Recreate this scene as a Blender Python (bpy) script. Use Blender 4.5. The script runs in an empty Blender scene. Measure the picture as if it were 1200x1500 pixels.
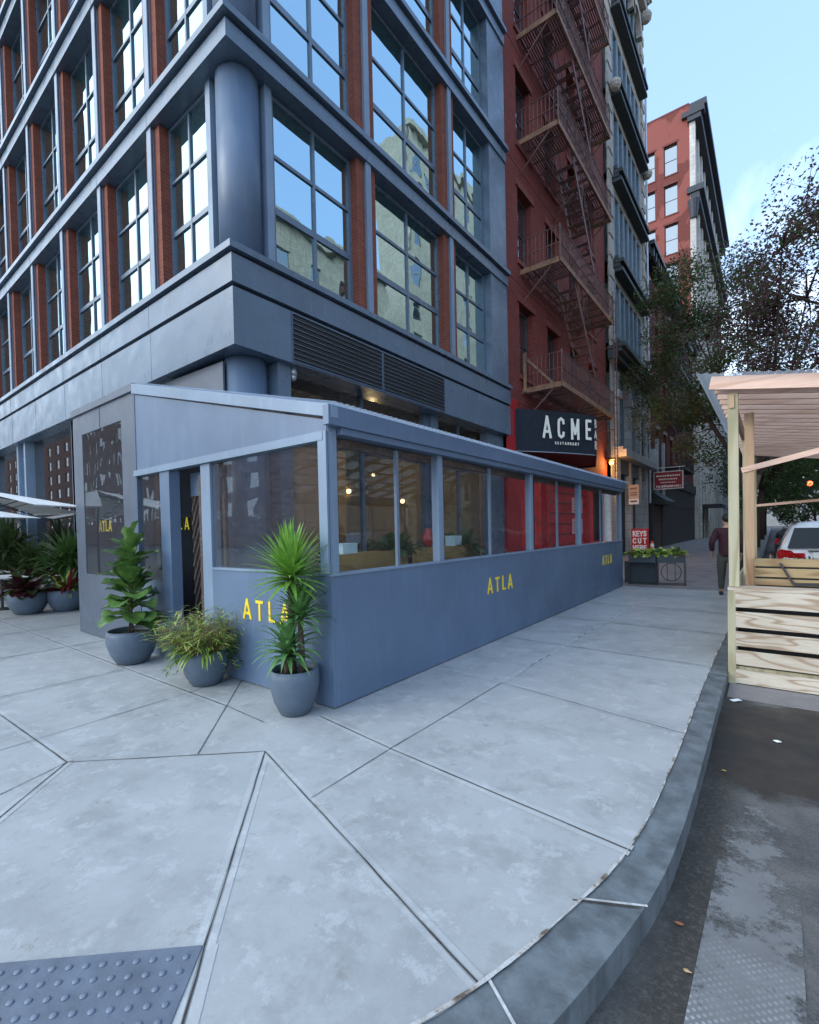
import bpy, math, random
from mathutils import Vector, Matrix
R=math.radians
random.seed(7)
sc=bpy.context.scene
C=sc.collection
# ------------------------------------------------------------ materials
MATS={}
def nodes(name):
    m=bpy.data.materials.new(name); m.use_nodes=True
    nt=m.node_tree
    for n in list(nt.nodes): nt.nodes.remove(n)
    out=nt.nodes.new('ShaderNodeOutputMaterial')
    return m,nt,out
def N(nt,t,**k):
    n=nt.nodes.new(t)
    for a,b in k.items():
        if a.startswith('i_'):
            n.inputs[a[2:].replace('_',' ')].default_value=b
        else: setattr(n,a,b)
    return n
def L(nt,a,b): nt.links.new(a,b)
def ramp(nt,fac,stops):
    r=N(nt,'ShaderNodeValToRGB'); e=r.color_ramp.elements
    while len(e)>len(stops): e.remove(e[-1])
    while len(e)<len(stops): e.new(0.5)
    for x,(p,c) in zip(e,stops): x.position=p; x.color=(*c,1) if len(c)==3 else c
    L(nt,fac,r.inputs[0]); return r.outputs[0]
def noise(nt,vec,scale,detail=5,rough=.55,dist=0.):
    n=N(nt,'ShaderNodeTexNoise'); n.inputs['Scale'].default_value=scale; n.inputs['Detail'].default_value=detail
    n.inputs['Roughness'].default_value=rough; n.inputs['Distortion'].default_value=dist
    L(nt,vec,n.inputs['Vector']); return n.outputs['Fac']
def mixc(nt,fac,a,b,mode='MIX'):
    m=N(nt,'ShaderNodeMix',data_type='RGBA',blend_type=mode)
    for s,v in ((0,fac),(6,a),(7,b)):
        if hasattr(v,'is_linked'): L(nt,v,m.inputs[s])
        else: m.inputs[s].default_value=v if s==0 else (*v,1)
    return m.outputs[2]
def math_(nt,op,a,b=0.,clamp=False):
    m=N(nt,'ShaderNodeMath',operation=op,use_clamp=clamp)
    for i,v in enumerate((a,b)):
        if hasattr(v,'is_linked'): L(nt,v,m.inputs[i])
        else: m.inputs[i].default_value=v
    return m.outputs[0]
def pos(nt): return N(nt,'ShaderNodeNewGeometry').outputs['Position']
def obc(nt): return N(nt,'ShaderNodeTexCoord').outputs['Object']
def mapv(nt,v,scale=(1,1,1),rot=(0,0,0),loc=(0,0,0)):
    m=N(nt,'ShaderNodeMapping'); m.inputs['Scale'].default_value=scale; m.inputs['Rotation'].default_value=rot; m.inputs['Location'].default_value=loc
    L(nt,v,m.inputs['Vector']); return m.outputs[0]
def bump(nt,h,strength=.3,dist=.01):
    b=N(nt,'ShaderNodeBump'); b.inputs['Strength'].default_value=strength; b.inputs['Distance'].default_value=dist
    L(nt,h,b.inputs['Height']); return b.outputs[0]
def pbsdf(nt,out,col,rough=.6,metal=0.,normal=None,spec=.5,emit=None,es=0.):
    p=N(nt,'ShaderNodeBsdfPrincipled')
    def S(k,v):
        if hasattr(v,'is_linked'): L(nt,v,p.inputs[k])
        else: p.inputs[k].default_value=(*v,1) if isinstance(v,tuple) and len(v)==3 else v
    S('Base Color',col); S('Roughness',rough); S('Metallic',metal); S('Specular IOR Level',spec)
    if normal: L(nt,normal,p.inputs['Normal'])
    if emit: S('Emission Color',emit); S('Emission Strength',es)
    if out: L(nt,p.outputs[0],out.inputs[0])
    return p
def simple(name,col,rough=.6,metal=0.,var=.15,scale=6.,bs=.0,bscale=60.,spec=.5,dirt=0.):
    """noise-varied colour, slight relief"""
    if name in MATS: return MATS[name]
    m,nt,out=nodes(name); P=pos(nt)
    n=noise(nt,P,scale,6,.6)
    lo=tuple(c*(1-var) for c in col); hi=tuple(min(1,c*(1+var)) for c in col)
    c=ramp(nt,n,[(.3,lo),(.7,hi)])
    if dirt:
        d=noise(nt,mapv(nt,P,(3,3,.5)),2.2,8,.7)
        f=ramp(nt,d,[(.45,(0,0,0)),(.75,(dirt,)*3)])
        c=mixc(nt,f,c,(col[0]*.35,col[1]*.33,col[2]*.3))
    r=ramp(nt,noise(nt,P,scale*2.3,4),[(.3,(max(0,rough-.08),)*3),(.7,(min(1,rough+.1),)*3)])
    nm=bump(nt,noise(nt,P,bscale,4),bs,.004) if bs else None
    pbsdf(nt,out,c,r,metal,nm,spec); MATS[name]=m; return m
def emis(name,col,s):
    m,nt,out=nodes(name); e=N(nt,'ShaderNodeEmission'); e.inputs[0].default_value=(*col,1); e.inputs[1].default_value=s
    L(nt,e.outputs[0],out.inputs[0]); return m

# blue-grey painted steel: oil-canned sheets, soft gloss
def paint_metal(name,col,rough=.27,wav=.35):
    m,nt,out=nodes(name); P=pos(nt)
    c=ramp(nt,noise(nt,P,1.1,6,.6),[(.3,tuple(x*.86 for x in col)),(.7,tuple(x*1.12 for x in col))])
    st=noise(nt,mapv(nt,P,(7,7,.6)),1.6,6,.65)
    c=mixc(nt,ramp(nt,st,[(.52,(0,0,0)),(.8,(.35,.35,.35))]),c,tuple(x*1.5+.01 for x in col))
    r=ramp(nt,noise(nt,P,2.7,5),[(.3,(rough-.06,)*3),(.7,(rough+.12,)*3)])
    b=bump(nt,noise(nt,P,1.4,2),wav,.03)
    pbsdf(nt,out,c,r,.0,b,.6); return m
STEEL=(.105,.15,.205)
M_steel=paint_metal('steel_blue_paint',STEEL)
M_steel_flat=paint_metal('steel_blue_matt',(.1,.15,.228),.42,.08)
M_steel_pale=paint_metal('steel_blue_worn',(.18,.245,.325),.45,.1)
M_dark=simple('dark_reveal',(.02,.025,.035),.5)
M_vinyl=simple('grey_vinyl',(.09,.108,.14),.4,var=.1,scale=2,bs=.3,bscale=3)
M_black=simple('black_metal',(.018,.018,.02),.45)
M_awning=simple('navy_canvas',(.006,.012,.024),.75,bs=.2,bscale=300)
M_rust=simple('fire_escape_paint',(.15,.078,.066),.6,var=.4,scale=5,bs=.2,dirt=.6)
M_rust2=simple('rusty_channel',(.24,.13,.075),.7,var=.45,scale=4,bs=.3,dirt=.5)
M_white=simple('white_paint',(.75,.75,.73),.5)
M_caulk=simple('caulk',(.5,.5,.48),.85,var=.4,scale=22,bs=.5,dirt=.8)
M_yellow=simple('yellow_letters',(.85,.62,.03),.45,var=.05)
M_cream=simple('cream_letters',(.85,.83,.72),.45,var=.04)
M_red=simple('red_paint',(.42,.012,.02),.5,var=.2,scale=3)
M_redcurtain=simple('red_curtain',(.55,.02,.015),.7,var=.35,scale=3)
M_gal=simple('galvanised',(.42,.46,.5),.4,.6)
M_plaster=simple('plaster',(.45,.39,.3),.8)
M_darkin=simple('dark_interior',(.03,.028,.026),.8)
M_pot=simple('blue_grey_pot',(.088,.12,.16),.55,var=.12,scale=9,bs=.25,bscale=120)
M_soil=simple('soil',(.03,.02,.014),.95,bs=.8,bscale=80)
M_bark=simple('bark',(.07,.05,.038),.9,var=.35,scale=20,bs=.8,bscale=40)
M_cone=simple('cone_orange',(.8,.09,.02),.5)

def brick(name,c1,c2,mortar,w=.2,h=.067,patch=None):
    m,nt,out=nodes(name); P=pos(nt)
    s=N(nt,'ShaderNodeSeparateXYZ'); L(nt,P,s.inputs[0])
    cb=N(nt,'ShaderNodeCombineXYZ'); L(nt,math_(nt,'ADD',s.outputs[0],s.outputs[1]),cb.inputs[0]); L(nt,s.outputs[2],cb.inputs[1])
    b=N(nt,'ShaderNodeTexBrick'); L(nt,cb.outputs[0],b.inputs['Vector'])
    for k,v in (('Color1',(*c1,1)),('Color2',(*c2,1)),('Mortar',(*mortar,1)),('Scale',1.),('Mortar Size',.006),('Brick Width',w),('Row Height',h),('Bias',-.2)): b.inputs[k].default_value=v
    n=noise(nt,P,3.,8,.7)
    c=mixc(nt,ramp(nt,n,[(.35,(0,0,0)),(.75,(.45,.45,.45))]),b.outputs[0],tuple(x*.5 for x in c1))
    if patch:
        q=noise(nt,mapv(nt,P,(.35,.35,.3)),1.,3,.5,.6)
        c=mixc(nt,ramp(nt,q,[(.5,(0,0,0)),(.53,(.9,.9,.9))]),c,patch)
    nm=bump(nt,b.outputs[1],-.5,.006)
    pbsdf(nt,out,c,.85,0,nm,.25); return m
M_brick=brick('red_brick',(.215,.062,.04),(.28,.085,.052),(.24,.13,.1))
M_brick_old=brick('painted_red_brick',(.2,.05,.04),(.27,.068,.052),(.1,.03,.025))
M_brick_dark=brick('dark_red_brick',(.13,.035,.03),(.17,.045,.036),(.09,.04,.035))
M_brick_tall=brick('side_brick',(.17,.045,.036),(.21,.058,.045),(.15,.065,.055),patch=(.27,.085,.068))
M_brick_opp=brick('brown_brick',(.16,.07,.05),(.22,.095,.065),(.2,.14,.11))
def stone(name,col,jh=.45,jw=.9):
    m,nt,out=nodes(name); P=pos(nt)
    s=N(nt,'ShaderNodeSeparateXYZ'); L(nt,P,s.inputs[0])
    cb=N(nt,'ShaderNodeCombineXYZ'); L(nt,math_(nt,'ADD',s.outputs[0],s.outputs[1]),cb.inputs[0]); L(nt,s.outputs[2],cb.inputs[1])
    b=N(nt,'ShaderNodeTexBrick'); L(nt,cb.outputs[0],b.inputs['Vector'])
    for k,v in (('Color1',(*col,1)),('Color2',(*[x*.86 for x in col],1)),('Mortar',(*[x*.5 for x in col],1)),('Scale',1.),('Mortar Size',.012),('Brick Width',jw),('Row Height',jh)): b.inputs[k].default_value=v
    d=noise(nt,mapv(nt,P,(2,2,.5)),1.5,9,.7)
    c=mixc(nt,ramp(nt,d,[(.42,(0,0,0)),(.75,(.7,.7,.7))]),b.outputs[0],tuple(x*.4 for x in col))
    pbsdf(nt,out,c,.8,0,bump(nt,noise(nt,P,25,6),.4,.01),.3); return m
M_stone=stone('weathered_limestone',(.46,.43,.38))
M_stone_white=stone('white_painted_stone',(.6,.58,.54))
M_beige=stone('beige_masonry',(.5,.46,.38),.3,.6)
M_greyst=stone('grey_masonry',(.3,.3,.3))

# glass types
def mirror_glass(name,dark,tint,base=.35,wave=.5,ws=1.1):
    m,nt,out=nodes(name); P=pos(nt)
    nb=noise(nt,P,ws,1.5,.4,.4)
    nm=bump(nt,nb,wave,.02)
    g=N(nt,'ShaderNodeBsdfGlossy'); g.inputs['Roughness'].default_value=.012; g.inputs['Color'].default_value=(*tint,1); L(nt,nm,g.inputs['Normal'])
    d=N(nt,'ShaderNodeBsdfDiffuse'); d.inputs[0].default_value=(*dark,1)
    fr=N(nt,'ShaderNodeLayerWeight'); fr.inputs[0].default_value=.35
    f=math_(nt,'ADD',math_(nt,'MULTIPLY',fr.outputs['Fresnel'],.75),base,True)
    mx=N(nt,'ShaderNodeMixShader'); L(nt,f,mx.inputs[0]); L(nt,d.outputs[0],mx.inputs[1]); L(nt,g.outputs[0],mx.inputs[2])
    L(nt,mx.outputs[0],out.inputs[0]); return m
M_glass_up=mirror_glass('window_glass',(.02,.05,.05),(.66,.87,.9),.6,.28,1.1)
M_glass_far=mirror_glass('far_window_glass',(.03,.035,.04),(.8,.85,.9),.3,.15,1.)
M_glass_gf=mirror_glass('storefront_glass',(.012,.012,.012),(.85,.85,.85),.28,.03,.5)
def clear_glass(name,fac,tint,rough,wave,ws,milk=0.):
    m,nt,out=nodes(name); P=pos(nt)
    nm=bump(nt,noise(nt,mapv(nt,P,(1,1,.45)),ws,2,.5,.8),wave,.02)
    g=N(nt,'ShaderNodeBsdfGlossy'); g.inputs['Roughness'].default_value=rough; L(nt,nm,g.inputs['Normal'])
    t=N(nt,'ShaderNodeBsdfTransparent'); t.inputs[0].default_value=(*tint,1)
    fr=N(nt,'ShaderNodeLayerWeight'); fr.inputs[0].default_value=.3
    f=math_(nt,'ADD',math_(nt,'MULTIPLY',fr.outputs['Fresnel'],.36),fac,True)
    mx=N(nt,'ShaderNodeMixShader'); L(nt,f,mx.inputs[0]); L(nt,t.outputs[0],mx.inputs[1]); L(nt,g.outputs[0],mx.inputs[2])
    o=mx.outputs[0]
    if milk:
        d=N(nt,'ShaderNodeBsdfDiffuse'); d.inputs[0].default_value=(.7,.72,.75,1)
        sc_=noise(nt,mapv(nt,P,(3,3,14)),3.,6,.7)
        k=ramp(nt,sc_,[(.4,(milk*.3,)*3),(.8,(milk,)*3)])
        m2=N(nt,'ShaderNodeMixShader'); L(nt,k,m2.inputs[0]); L(nt,o,m2.inputs[1]); L(nt,d.outputs[0],m2.inputs[2]); o=m2.outputs[0]
    L(nt,o,out.inputs[0]); return m
M_plastic=clear_glass('clear_vinyl',.012,(.93,.94,.95),.015,.5,.9,.035)
M_shop=clear_glass('shop_glass',.08,(.8,.84,.82),.01,.05,.6)
def poly_sheet():
    m,nt,out=nodes('corrugated_polycarbonate')
    t=N(nt,'ShaderNodeBsdfTranslucent'); t.inputs[0].default_value=(.75,.8,.85,1)
    d=N(nt,'ShaderNodeBsdfPrincipled'); d.inputs['Base Color'].default_value=(.7,.75,.8,1); d.inputs['Roughness'].default_value=.3
    mx=N(nt,'ShaderNodeMixShader'); mx.inputs[0].default_value=.45; L(nt,t.outputs[0],mx.inputs[1]); L(nt,d.outputs[0],mx.inputs[2])
    tr=N(nt,'ShaderNodeBsdfTransparent'); tr.inputs[0].default_value=(.8,.85,.9,1)
    m3=N(nt,'ShaderNodeMixShader'); m3.inputs[0].default_value=.62; L(nt,mx.outputs[0],m3.inputs[1]); L(nt,tr.outputs[0],m3.inputs[2]); L(nt,m3.outputs[0],out.inputs[0]); return m
M_poly=poly_sheet()
# timber with flat-sawn figure
def wood(name,c1,c2,axis='x',rings=9.,knots=True,rough=.65,stretch=.12,dist=2.2):
    m,nt,out=nodes(name); oi=N(nt,'ShaderNodeObjectInfo'); va=N(nt,'ShaderNodeVectorMath',operation='ADD'); L(nt,obc(nt),va.inputs[0]); cx_=N(nt,'ShaderNodeCombineXYZ'); rr_=math_(nt,'MULTIPLY',oi.outputs['Random'],37.)
    for q_ in range(3): L(nt,rr_,cx_.inputs[q_])
    L(nt,cx_.outputs[0],va.inputs[1]); O=va.outputs[0]
    s={'x':(stretch,1,1),'y':(1,stretch,1),'z':(1,1,stretch)}[axis]
    v=mapv(nt,O,s)
    n=noise(nt,v,2.2,3,.5,.3)
    w=N(nt,'ShaderNodeMath',operation='SINE'); L(nt,math_(nt,'MULTIPLY',n,rings*6.28*dist),w.inputs[0])
    f=math_(nt,'ADD',math_(nt,'MULTIPLY',w.outputs[0],.5),.5)
    f=math_(nt,'POWER',f,5.)
    fine=noise(nt,mapv(nt,O,tuple(a*60 for a in s)),1.,4,.7)
    c=mixc(nt,f,c1,c2); c=mixc(nt,ramp(nt,fine,[(.4,(0,0,0)),(.7,(.4,.4,.4))]),c,tuple(x*.6 for x in c1))
    big=noise(nt,O,.9,4); c=mixc(nt,ramp(nt,big,[(.4,(0,0,0)),(.7,(.35,.35,.35))]),c,tuple(x*.75 for x in c2))
    pbsdf(nt,out,c,rough,0,bump(nt,fine,.25,.003),.3); return m
M_pine=wood('plywood_pine',(.58,.51,.41),(.33,.23,.15),'x',12.,dist=1.5,stretch=.16)
M_treated=wood('treated_post',(.47,.43,.29),(.33,.29,.17),'z',5.,stretch=.06)
M_fir=wood('fir_post',(.5,.33,.2),(.36,.21,.12),'z',5.,stretch=.06)
M_firx=wood('fir_slat',(.78,.53,.41),(.62,.38,.27),'x',4.,stretch=.06)
M_crate=wood('crate_board',(.38,.27,.14),(.24,.15,.075),'x',5.)
M_wdark=wood('dark_stained_board',(.07,.048,.04),(.12,.085,.07),'x',5.)
M_counter=wood('counter_board',(.3,.2,.07),(.2,.13,.05),'y',4.)
# leaves
def leaf(name,c1,c2,rough=.4,tr=.35):
    m,nt,out=nodes(name); P=pos(nt)
    c=ramp(nt,noise(nt,P,9.,4),[(.3,c1),(.7,c2)])
    p=pbsdf(nt,None,c,rough,0,None,.4)
    t=N(nt,'ShaderNodeBsdfTranslucent'); L(nt,c,t.inputs[0])
    mx=N(nt,'ShaderNodeMixShader'); mx.inputs[0].default_value=tr; L(nt,p.outputs[0],mx.inputs[1]); L(nt,t.outputs[0],mx.inputs[2]); L(nt,mx.outputs[0],out.inputs[0]); return m
M_lf_dark=leaf('leaf_dark',(.045,.075,.025),(.1,.15,.05),.5,.45)
M_lf_purp=leaf('leaf_purple',(.085,.045,.05),(.16,.09,.085),.5,.45)
M_lf_brown=leaf('leaf_brown',(.09,.055,.03),(.15,.1,.05),.5,.45)
M_lf_mid=leaf('leaf_mid',(.05,.12,.03),(.11,.21,.055),.45)
M_lf_fig=leaf('fig_leaf',(.06,.14,.035),(.16,.28,.07),.3,.2)
M_lf_yuc=leaf('yucca_leaf',(.12,.28,.035),(.26,.48,.08),.4,.3)
M_lf_yuc2=leaf('yucca_leaf_blue',(.08,.2,.06),(.18,.36,.12),.35,.3)
M_lf_lime=leaf('lime_leaf',(.3,.42,.07),(.55,.65,.18),.45,.35)
M_lf_rust=leaf('rusty_grass',(.24,.17,.08),(.34,.26,.12),.5,.3)
M_lf_wine=leaf('wine_leaf',(.035,.012,.016),(.09,.03,.03),.3,.15)
M_lf_red=leaf('red_leaf',(.12,.015,.015),(.22,.04,.03),.35,.2)

# ------------------------------------------------------------ mesh builder
class MB:
    def __init__(s): s.v=[];s.f=[];s.m=[];s.sm=False
    def quad(s,a,b,c,d,mi=0):
        i=len(s.v); s.v+= [tuple(a),tuple(b),tuple(c),tuple(d)]; s.f.append((i,i+1,i+2,i+3)); s.m.append(mi)
    def tri(s,a,b,c,mi=0):
        i=len(s.v); s.v+= [tuple(a),tuple(b),tuple(c)]; s.f.append((i,i+1,i+2)); s.m.append(mi)
    def box(s,x0,x1,y0,y1,z0,z1,mi=0):
        if x0>x1:x0,x1=x1,x0
        if y0>y1:y0,y1=y1,y0
        if z0>z1:z0,z1=z1,z0
        i=len(s.v)
        s.v+=[(x0,y0,z0),(x1,y0,z0),(x1,y1,z0),(x0,y1,z0),(x0,y0,z1),(x1,y0,z1),(x1,y1,z1),(x0,y1,z1)]
        for q in ((0,3,2,1),(4,5,6,7),(0,1,5,4),(1,2,6,5),(2,3,7,6),(3,0,4,7)): s.f.append(tuple(i+k for k in q)); s.m.append(mi)
        return s
    def bar(s,p,q,w,h,up=(0,0,1),mi=0):
        p=Vector(p);q=Vector(q);d=(q-p).normalized();u=Vector(up)
        if abs(d.dot(u))>.98:u=Vector((0,1,0))
        a=d.cross(u).normalized()*w/2; b=a.cross(d).normalized()*h/2
        i=len(s.v)
        for c in (p,q):
            for sa,sb in ((-1,-1),(1,-1),(1,1),(-1,1)): s.v.append(tuple(c+a*sa+b*sb))
        for k in ((0,1,2,3),(7,6,5,4),(0,4,5,1),(1,5,6,2),(2,6,7,3),(3,7,4,0)): s.f.append(tuple(i+j for j in k)); s.m.append(mi)
        return s
    def prism(s,poly,z0,z1,mi=0):
        i=len(s.v);n=len(poly)
        s.v+=[(x,y,z0) for x,y in poly]+[(x,y,z1) for x,y in poly]
        s.f.append(tuple(i+k for k in range(n))[::-1]); s.m.append(mi)
        s.f.append(tuple(i+n+k for k in range(n))); s.m.append(mi)
        for k in range(n):
            j=(k+1)%n; s.f.append((i+k,i+j,i+n+j,i+n+k)); s.m.append(mi)
        return s
    def ext(s,poly,fn0,fn1,mi=0):
        """generic extrusion: poly of 2-tuples mapped by two functions"""
        i=len(s.v);n=len(poly)
        s.v+=[tuple(fn0(*p)) for p in poly]+[tuple(fn1(*p)) for p in poly]
        s.f.append(tuple(i+k for k in range(n))[::-1]); s.m.append(mi)
        s.f.append(tuple(i+n+k for k in range(n))); s.m.append(mi)
        for k in range(n):
            j=(k+1)%n; s.f.append((i+k,i+j,i+n+j,i+n+k)); s.m.append(mi)
        return s
    def lathe(s,prof,c=(0,0),seg=24,mi=0,cap=True):
        i=len(s.v)
        for r,z in prof:
            for k in range(seg):
                a=2*math.pi*k/seg; s.v.append((c[0]+r*math.cos(a),c[1]+r*math.sin(a),z))
        for j in range(len(prof)-1):
            for k in range(seg):
                k2=(k+1)%seg; s.f.append((i+j*seg+k,i+j*seg+k2,i+(j+1)*seg+k2,i+(j+1)*seg+k)); s.m.append(mi)
        if cap:
            s.f.append(tuple(i+k for k in range(seg))[::-1]); s.m.append(mi)
            b=i+(len(prof)-1)*seg; s.f.append(tuple(b+k for k in range(seg))); s.m.append(mi)
        return s
    def tube(s,pts,rad,seg=8,mi=0):
        pts=[Vector(p) for p in pts]
        if not hasattr(rad,'__len__'): rad=[rad]*len(pts)
        i=len(s.v);n=len(pts);ref=Vector((.13,.21,1)) 
        for k,p in enumerate(pts):
            d=(pts[min(k+1,n-1)]-pts[max(k-1,0)]).normalized()
            r=ref if abs(d.dot(ref.normalized()))<.95 else Vector((1,.2,0))
            a=d.cross(r).normalized();b=a.cross(d).normalized()
            for j in range(seg):
                t=2*math.pi*j/seg; s.v.append(tuple(p+(a*math.cos(t)+b*math.sin(t))*rad[k]))
        for k in range(n-1):
            for j in range(seg):
                j2=(j+1)%seg; s.f.append((i+k*seg+j,i+k*seg+j2,i+(k+1)*seg+j2,i+(k+1)*seg+j)); s.m.append(mi)
        s.f.append(tuple(i+j for j in range(seg))[::-1]); s.m.append(mi)
        s.f.append(tuple(i+(n-1)*seg+j for j in range(seg))); s.m.append(mi)
        return s
    def sphere(s,c,r,seg=10,rings=6,mi=0,sq=(1,1,1)):
        i=len(s.v)
        for a in range(rings+1):
            t=math.pi*a/rings
            for b in range(seg):
                p=2*math.pi*b/seg
                s.v.append((c[0]+r*sq[0]*math.sin(t)*math.cos(p),c[1]+r*sq[1]*math.sin(t)*math.sin(p),c[2]-r*sq[2]*math.cos(t)))
        for a in range(rings):
            for b in range(seg):
                b2=(b+1)%seg; s.f.append((i+a*seg+b,i+a*seg+b2,i+(a+1)*seg+b2,i+(a+1)*seg+b)); s.m.append(mi)
        return s
    def mesh(s,name,mats,org=(0,0,0),smooth=False):
        me=bpy.data.meshes.new(name)
        me.from_pydata([(a-org[0],b-org[1],c-org[2]) for a,b,c in s.v],[],s.f)
        if not isinstance(mats,(list,tuple)): mats=[mats]
        for m in mats: me.materials.append(m)
        me.polygons.foreach_set('material_index',s.m)
        if smooth: me.polygons.foreach_set('use_smooth',[True]*len(s.f))
        me.validate(); me.update(); return me
def link(name,me,parent=None,loc=(0,0,0),rz=0.,mat=None):
    o=bpy.data.objects.new(name,me); C.objects.link(o); o.location=loc; o.rotation_euler=(0,0,rz)
    if parent: o.parent=parent
    return o
def build(mb,name,mats,parent=None,smooth=False,bev=0.,world=True,loc=None):
    """world=True: vertices were given in world coordinates"""
    if parent is None:
        org=loc if loc else (0,0,0)
        o=link(name,mb.mesh(name,mats,org,smooth),None,org)
    else:
        org=(0,0,0)
        if world:
            p=parent
            while p: org=tuple(a+b for a,b in zip(org,p.location)); p=p.parent
        o=link(name,mb.mesh(name,mats,org,smooth),parent)
    if bev:
        b=o.modifiers.new('bevel','BEVEL'); b.width=bev; b.segments=2; b.limit_method='ANGLE'
    return o
def build_each(mb,name,mats,parent,**k):
    n=len(mb.v); pa=list(range(n))
    def fd(a):
        while pa[a]!=a: pa[a]=pa[pa[a]]; a=pa[a]
        return a
    for f in mb.f:
        for q in f[1:]: pa[fd(q)]=fd(f[0])
    comps={}
    for fi,f in enumerate(mb.f): comps.setdefault(fd(f[0]),[]).append(fi)
    for fs in comps.values():
        b=MB(); mp={}
        for fi in fs:
            t=[]
            for q in mb.f[fi]:
                if q not in mp: mp[q]=len(b.v); b.v.append(mb.v[q])
                t.append(mp[q])
            b.f.append(tuple(t)); b.m.append(mb.m[fi])
        build(b,name,mats,parent,**k)
def tag(o,label,cat,group=None):
    o['label']=label; o['category']=cat
    if group:o['group']=group
    return o
def thing(name,label,cat,loc=(0,0,0),rz=0.,group=None):
    o=bpy.data.objects.new(name,None); C.objects.link(o); o.location=loc; o.rotation_euler=(0,0,rz); o.empty_display_size=.2
    return tag(o,label,cat,group)
def struct(mb,name,mats,**k):
    o=build(mb,name,mats,**k); o['kind']='structure'; return o
def kids(o): return [c for c in bpy.data.objects if c.parent==o]
def dup(o,loc,rz,label,parent=None):
    c=o.copy(); C.objects.link(c); 
    if parent: c.parent=parent
    else:
        c.location=loc; c.rotation_euler=(0,0,rz); c['label']=label
    for k in kids(o): dup(k,None,None,None,c)
    return c
# windows: local x = width, -y = outwards, z up, origin bottom centre
WC={}
def window(parent,wx,wy,wz,w,h,cols=1,rows=2,face='x',fr=.06,mu=.035,fmat=None,gmat=None,heavy=None,name='window'):
    fmat=fmat or M_steel; gmat=gmat or M_glass_up
    key=(round(w,3),round(h,3),cols,rows,fr,mu,fmat.name,gmat.name,str(heavy))
    if key not in WC:
        m=MB(); d=.07
        m.box(-w/2,w/2,-d/2,d/2,0,fr); m.box(-w/2,w/2,-d/2,d/2,h-fr,h)
        m.box(-w/2,-w/2+fr,-d/2,d/2,fr,h-fr); m.box(w/2-fr,w/2,-d/2,d/2,fr,h-fr)
        iw=w-2*fr; ih=h-2*fr
        for r in range(1,rows):
            z=fr+ih*r/rows; t=mu*(1.9 if heavy and r in heavy else 1)
            m.box(-w/2+fr,w/2-fr,-d/2+.008,d/2-.01,z-t/2,z+t/2)
        for c in range(1,cols):
            x=-w/2+fr+iw*c/cols; m.box(x-mu/2,x+mu/2,-d/2+.004,d/2-.012,fr,h-fr)
        g=MB(); g.box(-w/2+fr*.5,w/2-fr*.5,.0,.012,fr*.5,h-fr*.5)
        WC[key]=(m.mesh(name,fmat),g.mesh('pane',gmat))
    me,ge=WC[key]
    rz=R(90) if face=='x' else 0.
    pl=parent.location
    o=link(name,me,parent,(wx-pl[0],wy-pl[1],wz-pl[2]),rz)
    link('pane',ge,o)
    return o
def holes_wall(mb,u0,u1,z0,z1,holes,fn,depth=.2,mi=0,ri=0):
    """fn(u,d,z)->point, d = depth into the wall. holes: (ua,ub,za,zb)"""
    us=sorted({u0,u1,*[h[0] for h in holes],*[h[1] for h in holes]}); zs=sorted({z0,z1,*[h[2] for h in holes],*[h[3] for h in holes]})
    for a,b in zip(us,us[1:]):
        for c,d in zip(zs,zs[1:]):
            uu=(a+b)/2; zz=(c+d)/2
            if any(h[0]<uu<h[1] and h[2]<zz<h[3] for h in holes): continue
            mb.quad(fn(a,0,c),fn(b,0,c),fn(b,0,d),fn(a,0,d),mi)
    for a,b,c,d in holes:
        mb.quad(fn(a,0,c),fn(b,0,c),fn(b,depth,c),fn(a,depth,c),ri); mb.quad(fn(a,0,d),fn(a,depth,d),fn(b,depth,d),fn(b,0,d),ri)
        mb.quad(fn(a,0,c),fn(a,depth,c),fn(a,depth,d),fn(a,0,d),ri); mb.quad(fn(b,0,c),fn(b,0,d),fn(b,depth,d),fn(b,depth,c),ri)
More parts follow.
